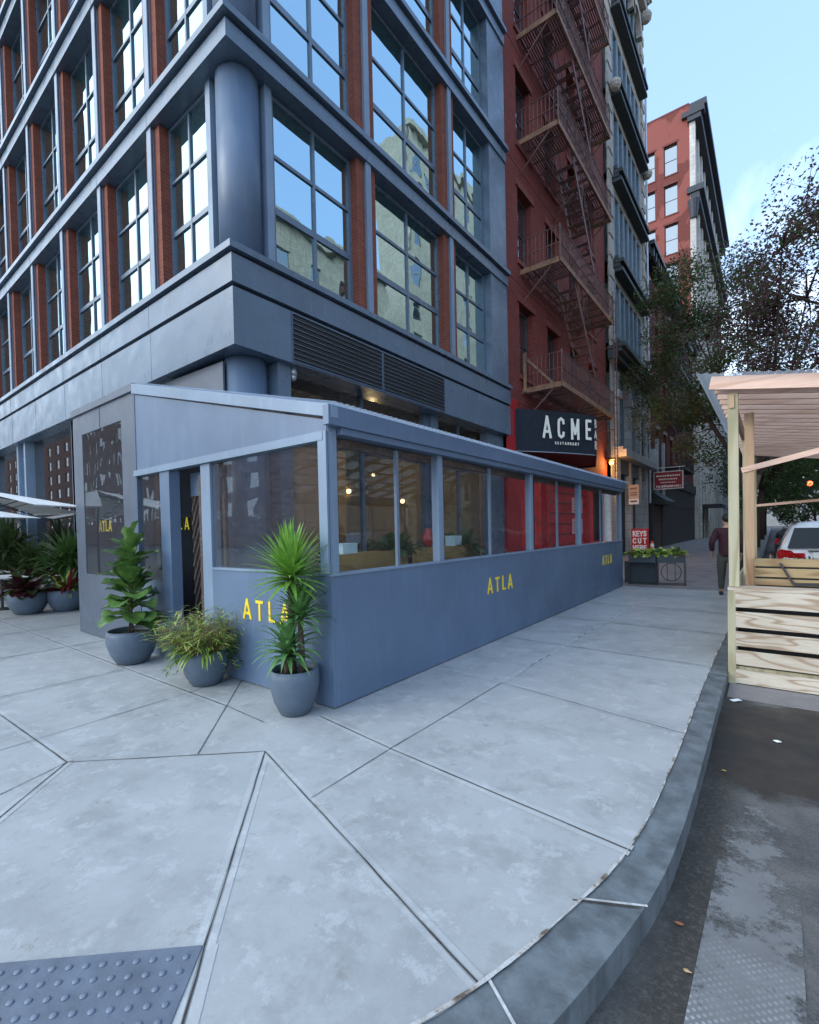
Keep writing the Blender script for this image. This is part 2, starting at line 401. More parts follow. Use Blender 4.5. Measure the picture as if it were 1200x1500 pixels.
# stroke lettering
GL={'A':(.62,[[(0,0),(.31,1),(.62,0)],[(.12,.28),(.5,.28)]]),'T':(.56,[[(0,.94),(.56,.94)],[(.28,0),(.28,.94)]]),'L':(.46,[[(.06,1),(.06,.06),(.46,.06)]]),
'C':(.55,[[(.5,.72),(.47,.87),(.28,.95),(.1,.87),(.06,.7),(.06,.3),(.1,.13),(.28,.05),(.47,.13),(.5,.28)]]),'M':(.7,[[(.06,0),(.06,.96),(.35,.25),(.64,.96),(.64,0)]]),
'E':(.46,[[(.46,.94),(.06,.94),(.06,.06),(.46,.06)],[(.06,.52),(.4,.52)]]),'R':(.54,[[(.06,0),(.06,.94),(.38,.94),(.48,.74),(.38,.5),(.06,.5)],[(.3,.5),(.52,0)]]),
'S':(.5,[[(.46,.8),(.25,.95),(.06,.78),(.1,.58),(.42,.42),(.46,.22),(.25,.05),(.04,.2)]]),'U':(.54,[[(.06,1),(.06,.2),(.27,.05),(.48,.2),(.48,1)]]),
'N':(.58,[[(.06,0),(.06,.96),(.52,.04),(.52,1)]]),'K':(.54,[[(.06,0),(.06,1)],[(.5,1),(.08,.42)],[(.2,.58),(.52,0)]]),'Y':(.54,[[(0,1),(.27,.48),(.54,1)],[(.27,.48),(.27,0)]]),
'H':(.54,[[(.06,0),(.06,1)],[(.48,0),(.48,1)],[(.06,.5),(.48,.5)]]),'B':(.52,[[(.06,.04),(.06,.95),(.36,.95),(.44,.74),(.34,.52),(.06,.52)],[(.34,.52),(.48,.28),(.38,.05),(.06,.05)]]),
'O':(.56,[[(.28,.95),(.08,.82),(.06,.5),(.08,.18),(.28,.05),(.48,.18),(.5,.5),(.48,.82),(.28,.95)]]),'I':(.14,[[(.07,0),(.07,1)]]),'D':(.54,[[(.06,.05),(.06,.95),(.3,.95),(.48,.7),(.48,.3),(.3,.05),(.06,.05)]]),
'W':(.8,[[(0,1),(.2,.04),(.4,.9),(.6,.04),(.8,1)]]),'G':(.56,[[(.5,.74),(.28,.95),(.08,.8),(.06,.5),(.08,.18),(.28,.05),(.5,.2),(.5,.46),(.3,.46)]]),'F':(.46,[[(.46,.94),(.06,.94),(.06,0)],[(.06,.52),(.4,.52)]]),'P':(.52,[[(.06,0),(.06,.95),(.36,.95),(.46,.73),(.36,.48),(.06,.48)]]),' ':(.3,[])}
def text(mb,s,org,rt,up,h,sw=.12,gap=.16,wid=1.,th=.006,mi=0,total=None):
    org=Vector(org);rt=Vector(rt).normalized();up=Vector(up).normalized();nrm=rt.cross(up)
    tw=sum(GL[c][0]*wid+gap for c in s)-gap
    if total: gap+=(total/h-tw)/(len(s)-1)
    x=0
    for c in s:
        w,st=GL[c]
        for pl in st:
            for a,b in zip(pl,pl[1:]):
                A=org+rt*(x+a[0]*wid)*h+up*a[1]*h; B=org+rt*(x+b[0]*wid)*h+up*b[1]*h
                d=(B-A).normalized(); A=A-d*sw*h*.28; B=B+d*sw*h*.28
                th+=.00013
                mb.bar(A+nrm*th/2,B+nrm*th/2,sw*h,th,up=nrm,mi=mi)
        x+=w*wid+gap
# ------------------------------------------------------------ world / light / camera
w=bpy.data.worlds.new("World"); sc.world=w; w.use_nodes=True; nt=w.node_tree
bg=nt.nodes['Background']; sky=N(nt,'ShaderNodeTexSky',sky_type='NISHITA'); sky.sun_disc=False
SUN_EL,SUN_AZ=24.,215.   # azimuth measured clockwise from +Y
sky.sun_elevation=R(SUN_EL); sky.sun_rotation=R(SUN_AZ); sky.air_density=1.; sky.dust_density=1.6; sky.ozone_density=1.3; sky.altitude=10
tc=N(nt,'ShaderNodeTexCoord'); sp=N(nt,'ShaderNodeSeparateXYZ'); L(nt,tc.outputs['Generated'],sp.inputs[0])
cl=noise(nt,mapv(nt,tc.outputs['Generated'],(1.6,1.6,3.5),loc=(.35,.1,0)),1.5,7,.6,.3)
low=math_(nt,'SUBTRACT',1.,math_(nt,'MULTIPLY',sp.outputs[2],1.5),True)
cm=ramp(nt,math_(nt,'ADD',math_(nt,'MULTIPLY',cl,.7),math_(nt,'MULTIPLY',low,.36)),[(.45,(0,0,0)),(.78,(.8,.8,.8))])
base_=mixc(nt,.5,sky.outputs[0],(2.8,4.5,7.9))
col=mixc(nt,cm,base_,(9.,9.8,10.6))
dt=N(nt,'ShaderNodeVectorMath',operation='DOT_PRODUCT'); dt.inputs[1].default_value=(math.sin(R(225))*.97,math.cos(R(225))*.97,.25); L(nt,tc.outputs['Generated'],dt.inputs[0])
gw=ramp(nt,dt.outputs['Value'],[(.0,(0,0,0)),(.9,(.85,.85,.85))])
col=mixc(nt,gw,col,(8.0,9.6,11.2))
L(nt,col,bg.inputs[0]); bg.inputs[1].default_value=.1
sd=bpy.data.lights.new('sun','SUN'); sd.energy=.6; sd.angle=R(35); sd.color=(1,.95,.88)
so=bpy.data.objects.new('sun',sd); C.objects.link(so)
az=R(SUN_AZ);el=R(SUN_EL); dv=Vector((math.sin(az)*math.cos(el),math.cos(az)*math.cos(el),math.sin(el)))
so.rotation_euler=dv.to_track_quat('Z','Y').to_euler(); so.location=(0,-10,40)
sc.view_settings.view_transform='Standard'; sc.view_settings.look='None'; sc.view_settings.exposure=1.5; sc.view_settings.gamma=1
cd=bpy.data.cameras.new('camera'); cam=bpy.data.objects.new('camera',cd); C.objects.link(cam); sc.camera=cam
cd.sensor_fit='VERTICAL'; cd.sensor_height=24; cd.sensor_width=24; cd.lens=693/1500*24; cd.shift_y=40/1500; cd.clip_end=2000; cd.clip_start=.05
def vp(u,v): return Vector(((u-600)/693,-(v-790)/693,-1)).normalized()
Yc=vp(1132,765); Xc=-vp(-303,796); Xc=(Xc-Yc*Xc.dot(Yc)).normalized(); Zc=Xc.cross(Yc)
Mr=Matrix((Xc,Yc,Zc))   # rows world axes in camera coords
cam.matrix_world=Matrix.Translation((0,0,1.6))@Mr.to_4x4()
sc.cycles.use_denoising=True
sc.cycles.max_bounces=8; sc.cycles.transparent_max_bounces=24; sc.cycles.caustics_reflective=False; sc.cycles.caustics_refractive=False
sc.cycles.sample_clamp_indirect=6
# ------------------------------------------------------------ ground
RZ=-.13
def asphalt():
    m,nt,out=nodes('asphalt'); P=pos(nt)
    fine=noise(nt,P,90,4,.8)
    base=ramp(nt,fine,[(.3,(.035,.035,.034)),(.7,(.12,.115,.11))])
    dust=ramp(nt,noise(nt,P,1.3,8,.7,.5),[(.42,(0,0,0)),(.62,(.6,.6,.6))])
    c=mixc(nt,dust,base,(.2,.185,.165))
    # wet gutter patch near the kerb in front of the parklet
    s=N(nt,'ShaderNodeSeparateXYZ'); L(nt,P,s.inputs[0])
    y=math_(nt,'MULTIPLY',math_(nt,'SUBTRACT',s.outputs[1],4.6),.85); x=math_(nt,'MULTIPLY',math_(nt,'SUBTRACT',s.outputs[0],.45),.8)
    d=math_(nt,'SQRT',math_(nt,'ADD',math_(nt,'MULTIPLY',x,x),math_(nt,'MULTIPLY',y,y)))
    d=math_(nt,'ADD',d,math_(nt,'MULTIPLY',math_(nt,'SUBTRACT',noise(nt,P,2.2,6,.65,.4),.5),1.3))
    wet=ramp(nt,d,[(.78,(1,1,1)),(.95,(0,0,0))])
    # gutter grime along the kerb
    gx=math_(nt,'ADD',math_(nt,'ABSOLUTE',math_(nt,'ADD',s.outputs[0],.3)),math_(nt,'MULTIPLY',math_(nt,'SUBTRACT',noise(nt,P,7,5,.7),.5),.22))
    gr=ramp(nt,gx,[(.04,(.85,.85,.85)),(.2,(0,0,0))])
    c=mixc(nt,gr,c,mixc(nt,ramp(nt,noise(nt,P,38,4,.8),[(.5,(0,0,0)),(.66,(1,1,1))]),(.035,.032,.027),(.1,.088,.07)))
    c=mixc(nt,wet,c,mixc(nt,fine,(.018,.018,.018),(.04,.037,.033)))
    r=mixc(nt,wet,(.85,.85,.85),ramp(nt,noise(nt,P,3,4),[(.35,(.3,.3,.3)),(.65,(.62,.62,.62))]))
    pbsdf(nt,out,c,r,0,bump(nt,fine,.6,.006),.35); return m
def concrete(name,base,dark):
    m,nt,out=nodes(name); P=pos(nt)
    c=ramp(nt,noise(nt,P,1.1,9,.7,.1),[(.3,dark),(.52,base),(.75,tuple(x*1.14 for x in base))])
    st=noise(nt,mapv(nt,P,(1,1,1),loc=(3,5,0)),2.6,9,.72,.1)
    c=mixc(nt,ramp(nt,st,[(.5,(0,0,0)),(.62,(.75,.75,.75))]),c,tuple(x*.74 for x in base))
    st3=noise(nt,mapv(nt,P,(1,1,1),loc=(1,8,0)),.55,8,.7,.1)
    c=mixc(nt,ramp(nt,st3,[(.48,(0,0,0)),(.58,(.4,.4,.4))]),c,tuple(x*1.14 for x in base))
    st2=noise(nt,mapv(nt,P,(1,1,1),loc=(9,2,0)),5.5,9,.78,.1)
    c=mixc(nt,ramp(nt,st2,[(.54,(0,0,0)),(.6,(.55,.55,.55))]),c,tuple(min(1,x*1.3) for x in base))
    st4=noise(nt,mapv(nt,P,(1.,1.,1),loc=(4,1,0)),3.4,9,.8)
    c=mixc(nt,ramp(nt,st4,[(.6,(0,0,0)),(.66,(.65,.65,.65))]),c,(base[0]*.62,base[1]*.56,base[2]*.5))
    v2=N(nt,'ShaderNodeTexVoronoi',feature='F1'); v2.inputs['Scale'].default_value=6.5; L(nt,P,v2.inputs['Vector'])
    sp2=N(nt,'ShaderNodeSeparateColor'); L(nt,v2.outputs['Color'],sp2.inputs[0])
    g2=math_(nt,'MULTIPLY',ramp(nt,math_(nt,'ADD',v2.outputs['Distance'],math_(nt,'MULTIPLY',noise(nt,P,60,3),.05)),[(.06,(1,1,1)),(.075,(0,0,0))]),math_(nt,'GREATER_THAN',sp2.outputs[1],.8))
    c=mixc(nt,math_(nt,'MULTIPLY',g2,.75),c,(.09,.08,.07))
    v=N(nt,'ShaderNodeTexVoronoi',feature='F1'); v.inputs['Scale'].default_value=2.3; L(nt,P,v.inputs['Vector'])
    gum=ramp(nt,math_(nt,'ADD',v.outputs['Distance'],math_(nt,'MULTIPLY',noise(nt,P,40,3),.03)),[(.055,(1,1,1)),(.075,(0,0,0))])
    sel=ramp(nt,N(nt,'ShaderNodeSeparateColor').outputs[0],[(0,(0,0,0)),(1,(0,0,0))])
    sepc=N(nt,'ShaderNodeSeparateColor'); L(nt,v.outputs['Color'],sepc.inputs[0])
    gsel=math_(nt,'MULTIPLY',gum,math_(nt,'GREATER_THAN',sepc.outputs[0],.72))
    c=mixc(nt,math_(nt,'MULTIPLY',gsel,.5),c,tuple(x*.45 for x in base))
    fine=noise(nt,P,130,3,.8)
    c=mixc(nt,ramp(nt,fine,[(.35,(.25,.25,.25)),(.6,(0,0,0))]),c,tuple(x*.7 for x in base))
    pbsdf(nt,out,c,ramp(nt,noise(nt,P,2.,5),[(.3,(.5,.5,.5)),(.7,(.75,.75,.75))]),0,bump(nt,fine,.25,.003),.35); return m
M_asph=asphalt(); M_conc=concrete('sidewalk_concrete',(.38,.388,.38),(.28,.286,.286))
M_conc_old=concrete('old_sidewalk_concrete',(.22,.205,.2),(.14,.132,.13))
M_trowel=concrete('trowelled_edge',(.42,.43,.42),(.34,.35,.35))
M_crack=simple('joint_crack',(.05,.045,.04),.95,var=.5,scale=30)  # dark crack colour of the slab and kerb joints
M_kerb=simple('bluestone_kerb',(.135,.155,.163),.5,var=.3,scale=7,bs=.5,bscale=50,dirt=.8)
g=MB(); g.quad((-500,-500,RZ),(500,-500,RZ),(500,900,RZ),(-500,900,RZ)); struct(g,'road',M_asph)
KI=[(-.54,300),(-.54,8.4),(-.56,6.2),(-.545,4.3),(-.54,3.6),(-.54,2.88),(-.58,2.37),(-.66,2.0),(-.76,1.61),(-.88,1.26),(-1.08,.88),(-1.38,.5),(-1.85,.15),(-2.6,-.15),(-4,-.25),(-60,-.3)]
def off(path,d):
    out=[]
    for i,p in enumerate(path):
        a=Vector(path[max(i-1,0)]);b=Vector(path[min(i+1,len(path)-1)]); t=(b-a).normalized(); n=Vector((-t.y,t.x))
        out.append((p[0]+n.x*d(i),p[1]+n.y*d(i)))
    return out
KO=off(KI,lambda i:.16 if i<6 else min(.28,.16+(i-5)*.022))
side=MB(); side.prism([(-60,160),(-60,-.3)]+KI[::-1][1:-1]+[(-.54,160)],RZ-.05,0.); struct(side,'sidewalk',M_conc)
og=MB(); og.box(-7,-.545,13.35,160,.001,.006); struct(og,'old_sidewalk',M_conc_old)
# kerb stones, each a length with open joints
ks=MB()
def cat(path,s):
    return path
segs=[]
def resample(path,step):
    out=[Vector(path[0])];acc=0
    for a,b in zip(path,path[1:]):
        a=Vector(a);b=Vector(b);n=max(1,int((b-a).length/step))
        for k in range(1,n+1): out.append(a.lerp(b,k/n))
    return out
def smooth(path,it=2):
    for _ in range(it):
        q=[path[0]]
        for a,b in zip(path,path[1:]):
            q+= [tuple(Vector(a).lerp(Vector(b),.25)),tuple(Vector(a).lerp(Vector(b),.75))]
        path=q+[path[-1]]
    return path
KIs=smooth(KI[1:]); KOs=smooth(KO[1:])
joint_y=[5.98,2.12]
for i in range(len(KIs)-1):
    a,b=KIs[i],KIs[i+1]; c,d=KOs[i+1],KOs[i]
    ks.prism([a,d,c,b],RZ-.03,-.004)
ks.prism([(-.54,160),(-.38,160),(-.38,8.4),(-.54,8.4)],RZ-.03,-.004)
o=struct(ks,'kerb',M_kerb)
# caulk line between kerb and slab, dirty and broken
def caulk_mat():
    m,nt,out=nodes('old_caulk'); P=pos(nt)
    n=noise(nt,P,5.5,8,.75)
    c=ramp(nt,n,[(.34,(.07,.055,.045)),(.44,(.2,.16,.12)),(.52,(.48,.46,.42)),(.62,(.56,.56,.54))])
    pbsdf(nt,out,c,.9,0,bump(nt,noise(nt,P,90,5,.8),.9,.006),.2); return m
cl_=MB(); rnd=random.Random(3); dens=[]
for i,(a,b) in enumerate(zip(KIs,KIs[1:])):
    a=Vector(a);b=Vector(b); n=max(1,int((b-a).length/.02)) if a.y<9 else 20
    dens+= [a.lerp(b,k/n) for k in range(n)]
prev=None; w1=.006
for p,q in zip(dens,dens[1:]):
    t=(q-p).normalized(); nn=Vector((-t.y,t.x)); w1=min(.0085,max(.0025,w1+rnd.uniform(-.0016,.0016)))*(1.0 if p.y>2.3 else 1.03)
    A=(*(p-nn*w1),.004); B=(*(p+nn*w1),.004)
    if prev: cl_.quad(prev[0],prev[1],B,A,0)
    prev=(A,B)
struct(cl_,'kerb_caulk_line',caulk_mat())
kj=MB()
for (a,b,mi) in (((-.56,5.98),(-.38,5.96),0),((-.66,2.02),(-.425,2.14),0),((-.69,1.99),(-.45,2.11),1),((-.81,1.46),(-.56,1.30),0),((-.54,9.2),(-.38,9.2),0)):
    a=Vector(a);b=Vector(b);t=(b-a).normalized();n=Vector((-t.y,t.x))*(.006 if mi==0 else .004)
    kj.quad((*(a-n),.001),(*(b-n),.001),(*(b+n),.001),(*(a+n),.001),mi)
struct(kj,'kerb_stone_joints',[M_caulk,M_crack])
# slab joints
jt=MB(); ZJ=[.0016]
rj=random.Random(5)
def joint(a,b,trow=.045,pale=False):
    a=Vector(a);b=Vector(b);t=(b-a).normalized();n=Vector((-t.y,t.x)); ZJ[0]+=.00004; z=ZJ[0]
    if trow:
        for s in (-1,1):
            p=n*(s*.008); q=n*(s*trow); jt.quad((*(a+p),z),(*(b+p),z),(*(b+q),z),(*(a+q),z),0)
    k=max(2,int((b-a).length/.12)); pts=[]
    for i in range(k+1):
        c=a.lerp(b,i/k)+n*rj.uniform(-.002,.002); pts.append((c,rj.uniform(.002,.0042)))
    for (c,w0),(d,w1) in zip(pts,pts[1:]):
        mi=1 if not pale else (2 if rj.random()<.75 else 1)
        jt.quad((*(c-n*w0*(2 if pale else 1)),z+.0022),(*(d-n*w1*(2 if pale else 1)),z+.0022),(*(d+n*w1*(2 if pale else 1)),z+.0022),(*(c+n*w0*(2 if pale else 1)),z+.0022),mi)
A_=(-2.96,2.06);B_=(-3.99,1.14)
joint(A_,(-1.76,.93),.04); joint((-1.76,.93),(-1.46,.66),.05); joint(A_,(-.83,1.42),.036); joint(A_,B_,0)
joint(B_,(-3.84,.74),0); joint((-3.84,.74),(-3.4,-.2),0); joint(B_,(-3.3,.45),.04)
joint((-3.33,1.75),(-4.04,2.41),0); joint((-4.04,2.41),(-4.6,2.93),0); joint((-4.04,2.41),(-6.2,2.40),.05); joint((-4.04,2.41),(-3.42,2.38),0)
joint((-2.21,1.85),(-2.23,2.62),.0); joint((-2.23,2.62),(-2.23,4.42),0); joint((-2.23,4.42),(-2.2,13.3),.03,True)
joint((-3.13,2.74),(-2.23,2.62),.045); joint((-2.23,2.62),(-.56,2.46),.045)
joint((-3.12,4.5),(-2.23,4.42),.03,True); joint((-2.23,4.42),(-.545,4.1),.03)
for y in (6.3,8.2,10.1,12.0): joint((-3.12,y+.05),(-.55,y-.1),.03)
joint((-4.64,.9),(-4.7,2.4),0); joint((-4.7,2.4),(-4.75,2.9),0); joint((-3.99,1.14),(-7.5,1.05),.04)
joint((-6.2,-.2),(-6.2,2.4),.04); joint((-6.2,2.4),(-30,2.45),.05); joint((-7.5,1.05),(-30,1.1),.04)
for x in (-8.2,-10.2,-12.2,-14.2,-16.2): joint((x,-.2),(x,4.1),.04)
struct(jt,'sidewalk_joints',[M_trowel,M_crack,M_caulk])
# tactile paving
tp=thing('tactile_paving','slate blue tactile warning pad with raised domes set in the corner slab','tactile paving',(-1.76,.93,0))
ex=Vector((-.742,-.67)); ey=Vector((.67,-.742)); o0=Vector((-1.765,.925))
pad=MB(); P4=[o0,o0+ex*2.2,o0+ex*2.2+ey*1.0,o0+ey*1.0]; pad.prism([tuple(p) for p in P4][::-1],-.01,.006)
M_tact=simple('tactile_plastic',(.125,.15,.19),.5,var=.2,scale=8,bs=.3,bscale=90,dirt=.3)
build(pad,'pad',M_tact,tp,bev=.002)
dm=MB()
for i in range(34):
    for j in range(14):
        c=o0+ex*(.045+i*.06)+ey*(.05+j*.06)
        dm.lathe([(.0125,.006),(.0118,.0088),(.009,.0108),(.004,.0115)],(c.x,c.y),10)
build(dm,'dome_field',simple('tactile_dome',(.15,.18,.23),.45,var=.1),tp,smooth=True)['kind']='stuff'
# crosswalk bar: worn thermoplastic with a hatched grip pattern
def xwalk():
    m,nt,out=nodes('crosswalk_thermoplastic'); P=pos(nt)
    a=N(nt,'ShaderNodeTexWave',wave_type='BANDS',bands_direction='DIAGONAL'); a.inputs['Scale'].default_value=19; L(nt,mapv(nt,P,(1,1,0)),a.inputs[0])
    b=N(nt,'ShaderNodeTexWave',wave_type='BANDS',bands_direction='DIAGONAL'); b.inputs['Scale'].default_value=19; L(nt,mapv(nt,P,(1,-1,0)),b.inputs[0])
    h=math_(nt,'MULTIPLY',a.outputs['Fac'],b.outputs['Fac'])
    s=N(nt,'ShaderNodeSeparateXYZ'); L(nt,P,s.inputs[0])
    fade=math_(nt,'ADD',math_(nt,'MULTIPLY',math_(nt,'SUBTRACT',2.2,s.outputs[1]),1.1),math_(nt,'MULTIPLY',math_(nt,'SUBTRACT',noise(nt,P,3,6,.7),.5),1.6),True)
    dirt=noise(nt,P,4,8,.7)
    c=mixc(nt,ramp(nt,dirt,[(.3,(.0,.0,.0)),(.7,(.7,.7,.7))]),(.2,.2,.195),(.11,.105,.1))
    hh=math_(nt,'MULTIPLY',ramp(nt,h,[(.3,(0,0,0)),(.5,(1,1,1))]),fade)
    c=mixc(nt,hh,c,(.55,.57,.6))
    p=pbsdf(nt,None,c,.55,0,bump(nt,hh,.5,.003),.4)
    ex=math_(nt,'SUBTRACT',.19,math_(nt,'ABSOLUTE',math_(nt,'SUBTRACT',math_(nt,'PINGPONG',math_(nt,'ADD',s.outputs[0],.09),.475),0.)))
    wear=math_(nt,'ADD',noise(nt,P,6,9,.8),math_(nt,'MULTIPLY',math_(nt,'SUBTRACT',2.4,s.outputs[1]),.13))
    wear=math_(nt,'ADD',wear,math_(nt,'MULTIPLY',ex,.6))
    wf=ramp(nt,wear,[(.44,(0,0,0)),(.56,(1,1,1))])
    tr=N(nt,'ShaderNodeBsdfTransparent'); mx=N(nt,'ShaderNodeMixShader'); L(nt,wf,mx.inputs[0]); L(nt,tr.outputs[0],mx.inputs[1]); L(nt,p.outputs[0],mx.inputs[2]); L(nt,mx.outputs[0],out.inputs[0]); return m
xw=MB(); xw.quad((-.27,1.,RZ+.004),(.075,1.,RZ+.004),(.1,3.58,RZ+.004),(-.22,3.46,RZ+.004)); 
for k in range(1,6): xw.quad((-.27+k*.95,1.,RZ+.004),(.09+k*.95,1.,RZ+.004),(.1+k*.95,3.6,RZ+.004),(-.24+k*.95,3.55,RZ+.004))
struct(xw,'crosswalk_marking',xwalk())
gs=MB(); gs.prism([(-.37,5.62),(2.6,5.66),(2.6,6.13),(-.375,6.13)],RZ-.02,RZ+.006); struct(gs,'concrete_gutter_strip',M_conc_old)
# ------------------------------------------------------------ corner building
xF,yF,yE,xW=-6.22,4.0,13.2,-28.
cb=thing('corner_building','steel blue and red brick corner building with rows of gridded windows and projecting ledges','building',(xF,yF,0))
def Lp(off,back=.62,yend=yE):
    return [(xW,yF-off),(xF+off,yF-off),(xF+off,yend+ (0 if off<=.03 else .03)),(xF-back,yend),(xF-back,yF+back),(xW,yF+back)]
def ledge():
    m=MB()
    m.prism(Lp(0),4.38,5.22,0); m.prism(Lp(-.06),5.2202,5.2798,1); m.prism(Lp(.02),5.28,5.69,0); m.prism(Lp(-.03),5.6902,5.7398,1); m.prism(Lp(.075),5.74,5.84,0)
    xs=[-6.62-2.21*k for k in range(1,10)]
    for x in xs: m.box(x-.006,x+.006,yF-.0022,yF+.01,4.385,5.215,2); m.box(x-.006,x+.006,yF-.0222,yF-.01,5.285,5.685,2)
    for y in (yF+.62+i*2.9 for i in (3,)): m.box(xF-.01,xF+.0022,y-.005,y+.005,4.385,5.215,2)
    # louvre surround
    for a,b in ((5.05,5.08),(7.3,7.36),(9.57,9.60)): m.box(xF-.01,xF+.012,a,b,4.40,5.2,2)
    m.box(xF-.01,xF+.012,5.0805,7.2995,4.40,4.43,2); m.box(xF-.01,xF+.012,7.3605,9.5695,4.40,4.43,2)
    return m
M_seam=simple('seam_steel',(.07,.1,.15),.45)
build(ledge(),'ledge',[M_steel,M_dark,M_seam],cb)
for a,b in ((5.08,7.3),(7.36,9.57)):
    m=MB(); m.box(xF+.0005,xF+.004,a,b,4.43,5.2,1)
    n=10
    for k in range(n):
        z=4.468+k*.08; m.bar((xF+.012,a,z),(xF+.012,b,z),.03,.007,up=(.5,0,1),mi=0)
    build(m,'louvre',[M_steel_pale,M_black],cb)
FL=[(8.80,9.22),(12.42,12.86),(15.85,16.3),(19.3,19.75)]
for zb,zt in FL:
    m=MB(); d=zt-zb
    m.prism(Lp(0),zb,zb+d*.62,0); m.prism(Lp(-.05),zb+d*.62+.0002,zb+d*.75-.0002,1); m.prism(Lp(.08),zb+d*.75,zt,0)
    for k in range(9):
        x=-8.73-2.25*k; m.box(x-.005,x+.005,yF-.0025,yF+.01,zb+.003,zb+d*.62-.003,2)
    for y in (7.0,10.1): m.box(xF-.01,xF+.0025,y-.005,y+.005,zb+.003,zb+d*.62-.003,2)
    build(m,'fascia',[M_steel,M_dark,M_seam],cb)
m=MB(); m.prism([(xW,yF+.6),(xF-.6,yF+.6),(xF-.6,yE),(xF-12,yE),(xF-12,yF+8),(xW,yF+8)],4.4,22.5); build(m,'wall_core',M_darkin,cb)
levels=[(5.84,8.80),(9.22,12.42),(12.86,15.85),(16.3,19.3)]
LP=[-8.73-2.25*k for k in range(8)]; RP=[7.07,10.12]
gl=.30
for li,(z0,z1) in enumerate(levels):
    h=z1-z0
    m=MB(); m.lathe([(.33,z0),(.33,z1)],(xF-.5,yF+.5),20); build(m,'corner_column',M_steel_flat,cb,smooth=True)
    m=MB(); m.box(xF-.36,xF-.2,yF+.8,yF+.93,z0,z1); m.box(xF-.93,xF-.8,yF+.2,yF+.36,z0,z1); m.box(xF-.95,xF-.45,yF+.45,yF+.95,z0,z1); build_each(m,'corner_trim',M_steel_pale,cb)
    for x in LP:
        m=MB(); m.box(x-.25,x+.25,yF+.1,yF+.55,z0,z1); build(m,'brick_pier',M_brick,cb)
        m=MB(); m.box(x-.075,x+.075,yF+.03,yF+.05,z0,z1); m.box(x-.02,x+.02,yF+.0502,yF+.0998,z0,z1); m.box(x-.06,x+.06,yF+.07,yF+.098,z0+.002,z1-.002); build(m,'steel_mullion',M_steel_pale,cb)
    for y in RP:
        m=MB(); m.box(xF-.55,xF-.1,y-.27,y+.27,z0,z1); build(m,'brick_pier',M_brick,cb)
        m=MB(); m.box(xF-.05,xF-.03,y-.075,y+.075,z0,z1); m.box(xF-.0998,xF-.0502,y-.02,y+.02,z0,z1); m.box(xF-.098,xF-.07,y-.06,y+.06,z0+.002,z1-.002); build(m,'steel_mullion',M_steel_pale,cb)
    m=MB(); m.box(xF-.55,xF-.04,12.18,13.19,z0,z1); build(m,'end_pilaster',M_steel,cb)
    # windows, each with its sill strip
    wz=z0+.12; wh=h-.13
    sl=MB(); sl.box(xW,xF-.9,yF+.25,yF+.5,z0,z0+.12); sl.box(xF-.5,xF-.25,yF+.9,12.18,z0,z0+.12); build(sl,'window_sill',M_steel,cb)
    window(cb,xF-gl,(4.93+6.8)/2,wz,6.8-4.93,wh,2,3,'x',.075,.06,heavy=(1,))
    window(cb,xF-gl,(7.34+9.85)/2,wz,2.51,wh,2,3,'x',.075,.06,heavy=(1,))
    window(cb,xF-gl,(10.39+12.18)/2,wz,1.79,wh,2,3,'x',.075,.06,heavy=(1,))
    window(cb,(-7.13-8.48)/2,yF+gl,wz,1.35,wh,2,3,'y',.06,.045,heavy=(1,))
    for k,x in enumerate(LP[:-1]): window(cb,x-1.125,yF+gl,wz,1.75,wh,2,3,'y',.06,.045,heavy=(1,))
# ground floor
m=MB(); m.lathe([(.33,0),(.33,4.38)],(xF-.55,yF+.55),20); build(m,'corner_column',M_steel_flat,cb,smooth=True)
m=MB(); m.box(xF-.55,xF-.13,4.86,5.12,0,4.38); m.box(xF-.5,xF-.3,9.45,9.75,0,4.38); m.box(xF-.55,xF-.4,9.3,9.45,0,4.38); m.box(xF-.5,xF-.25,12.2,13.19,0,4.38); build_each(m,'street_pilaster',M_steel,cb)
m=MB(); m.box(xF-.6,xF-.5,5.12,12.2,0,.45); m.box(xF-.58,xF-.5,5.12,12.2,3.2,3.27); m.box(xF-.58,xF-.5,7.2,7.27,.45,4.38)
m.box(xF-.58,xF-.5,11.0,11.07,.45,4.38); build(m,'storefront_frame',M_steel,cb)
m=MB(); m.box(xF-.555,xF-.545,5.12,12.2,.45,4.38); build(m,'storefront_glass',M_shop,cb)
# cross street storefront (mirrors the block opposite)
for i,x in enumerate((-13.3,-17.5,-21.7)):
    w2=.08 if i==0 else .42
    m=MB(); m.box(x-w2,x-w2+.14,yF+.14,yF+.5,0,4.38,0); m.box(x+w2-.14,x+w2,yF+.14,yF+.5,0,4.38,0); m.box(x-w2+.02,x+w2-.02,yF+.25,yF+.5,.002,4.378,1); build_each(m,'twin_column',[M_steel_pale,M_steel],cb)
m=MB(); m.box(xW,-7.2,yF+.36,yF+.37,.35,4.38); build(m,'cross_street_glass',M_glass_gf,cb)
m=MB(); m.box(xW,-7.2,yF+.3,yF+.42,0,.345); build(m,'plinth',M_steel,cb)
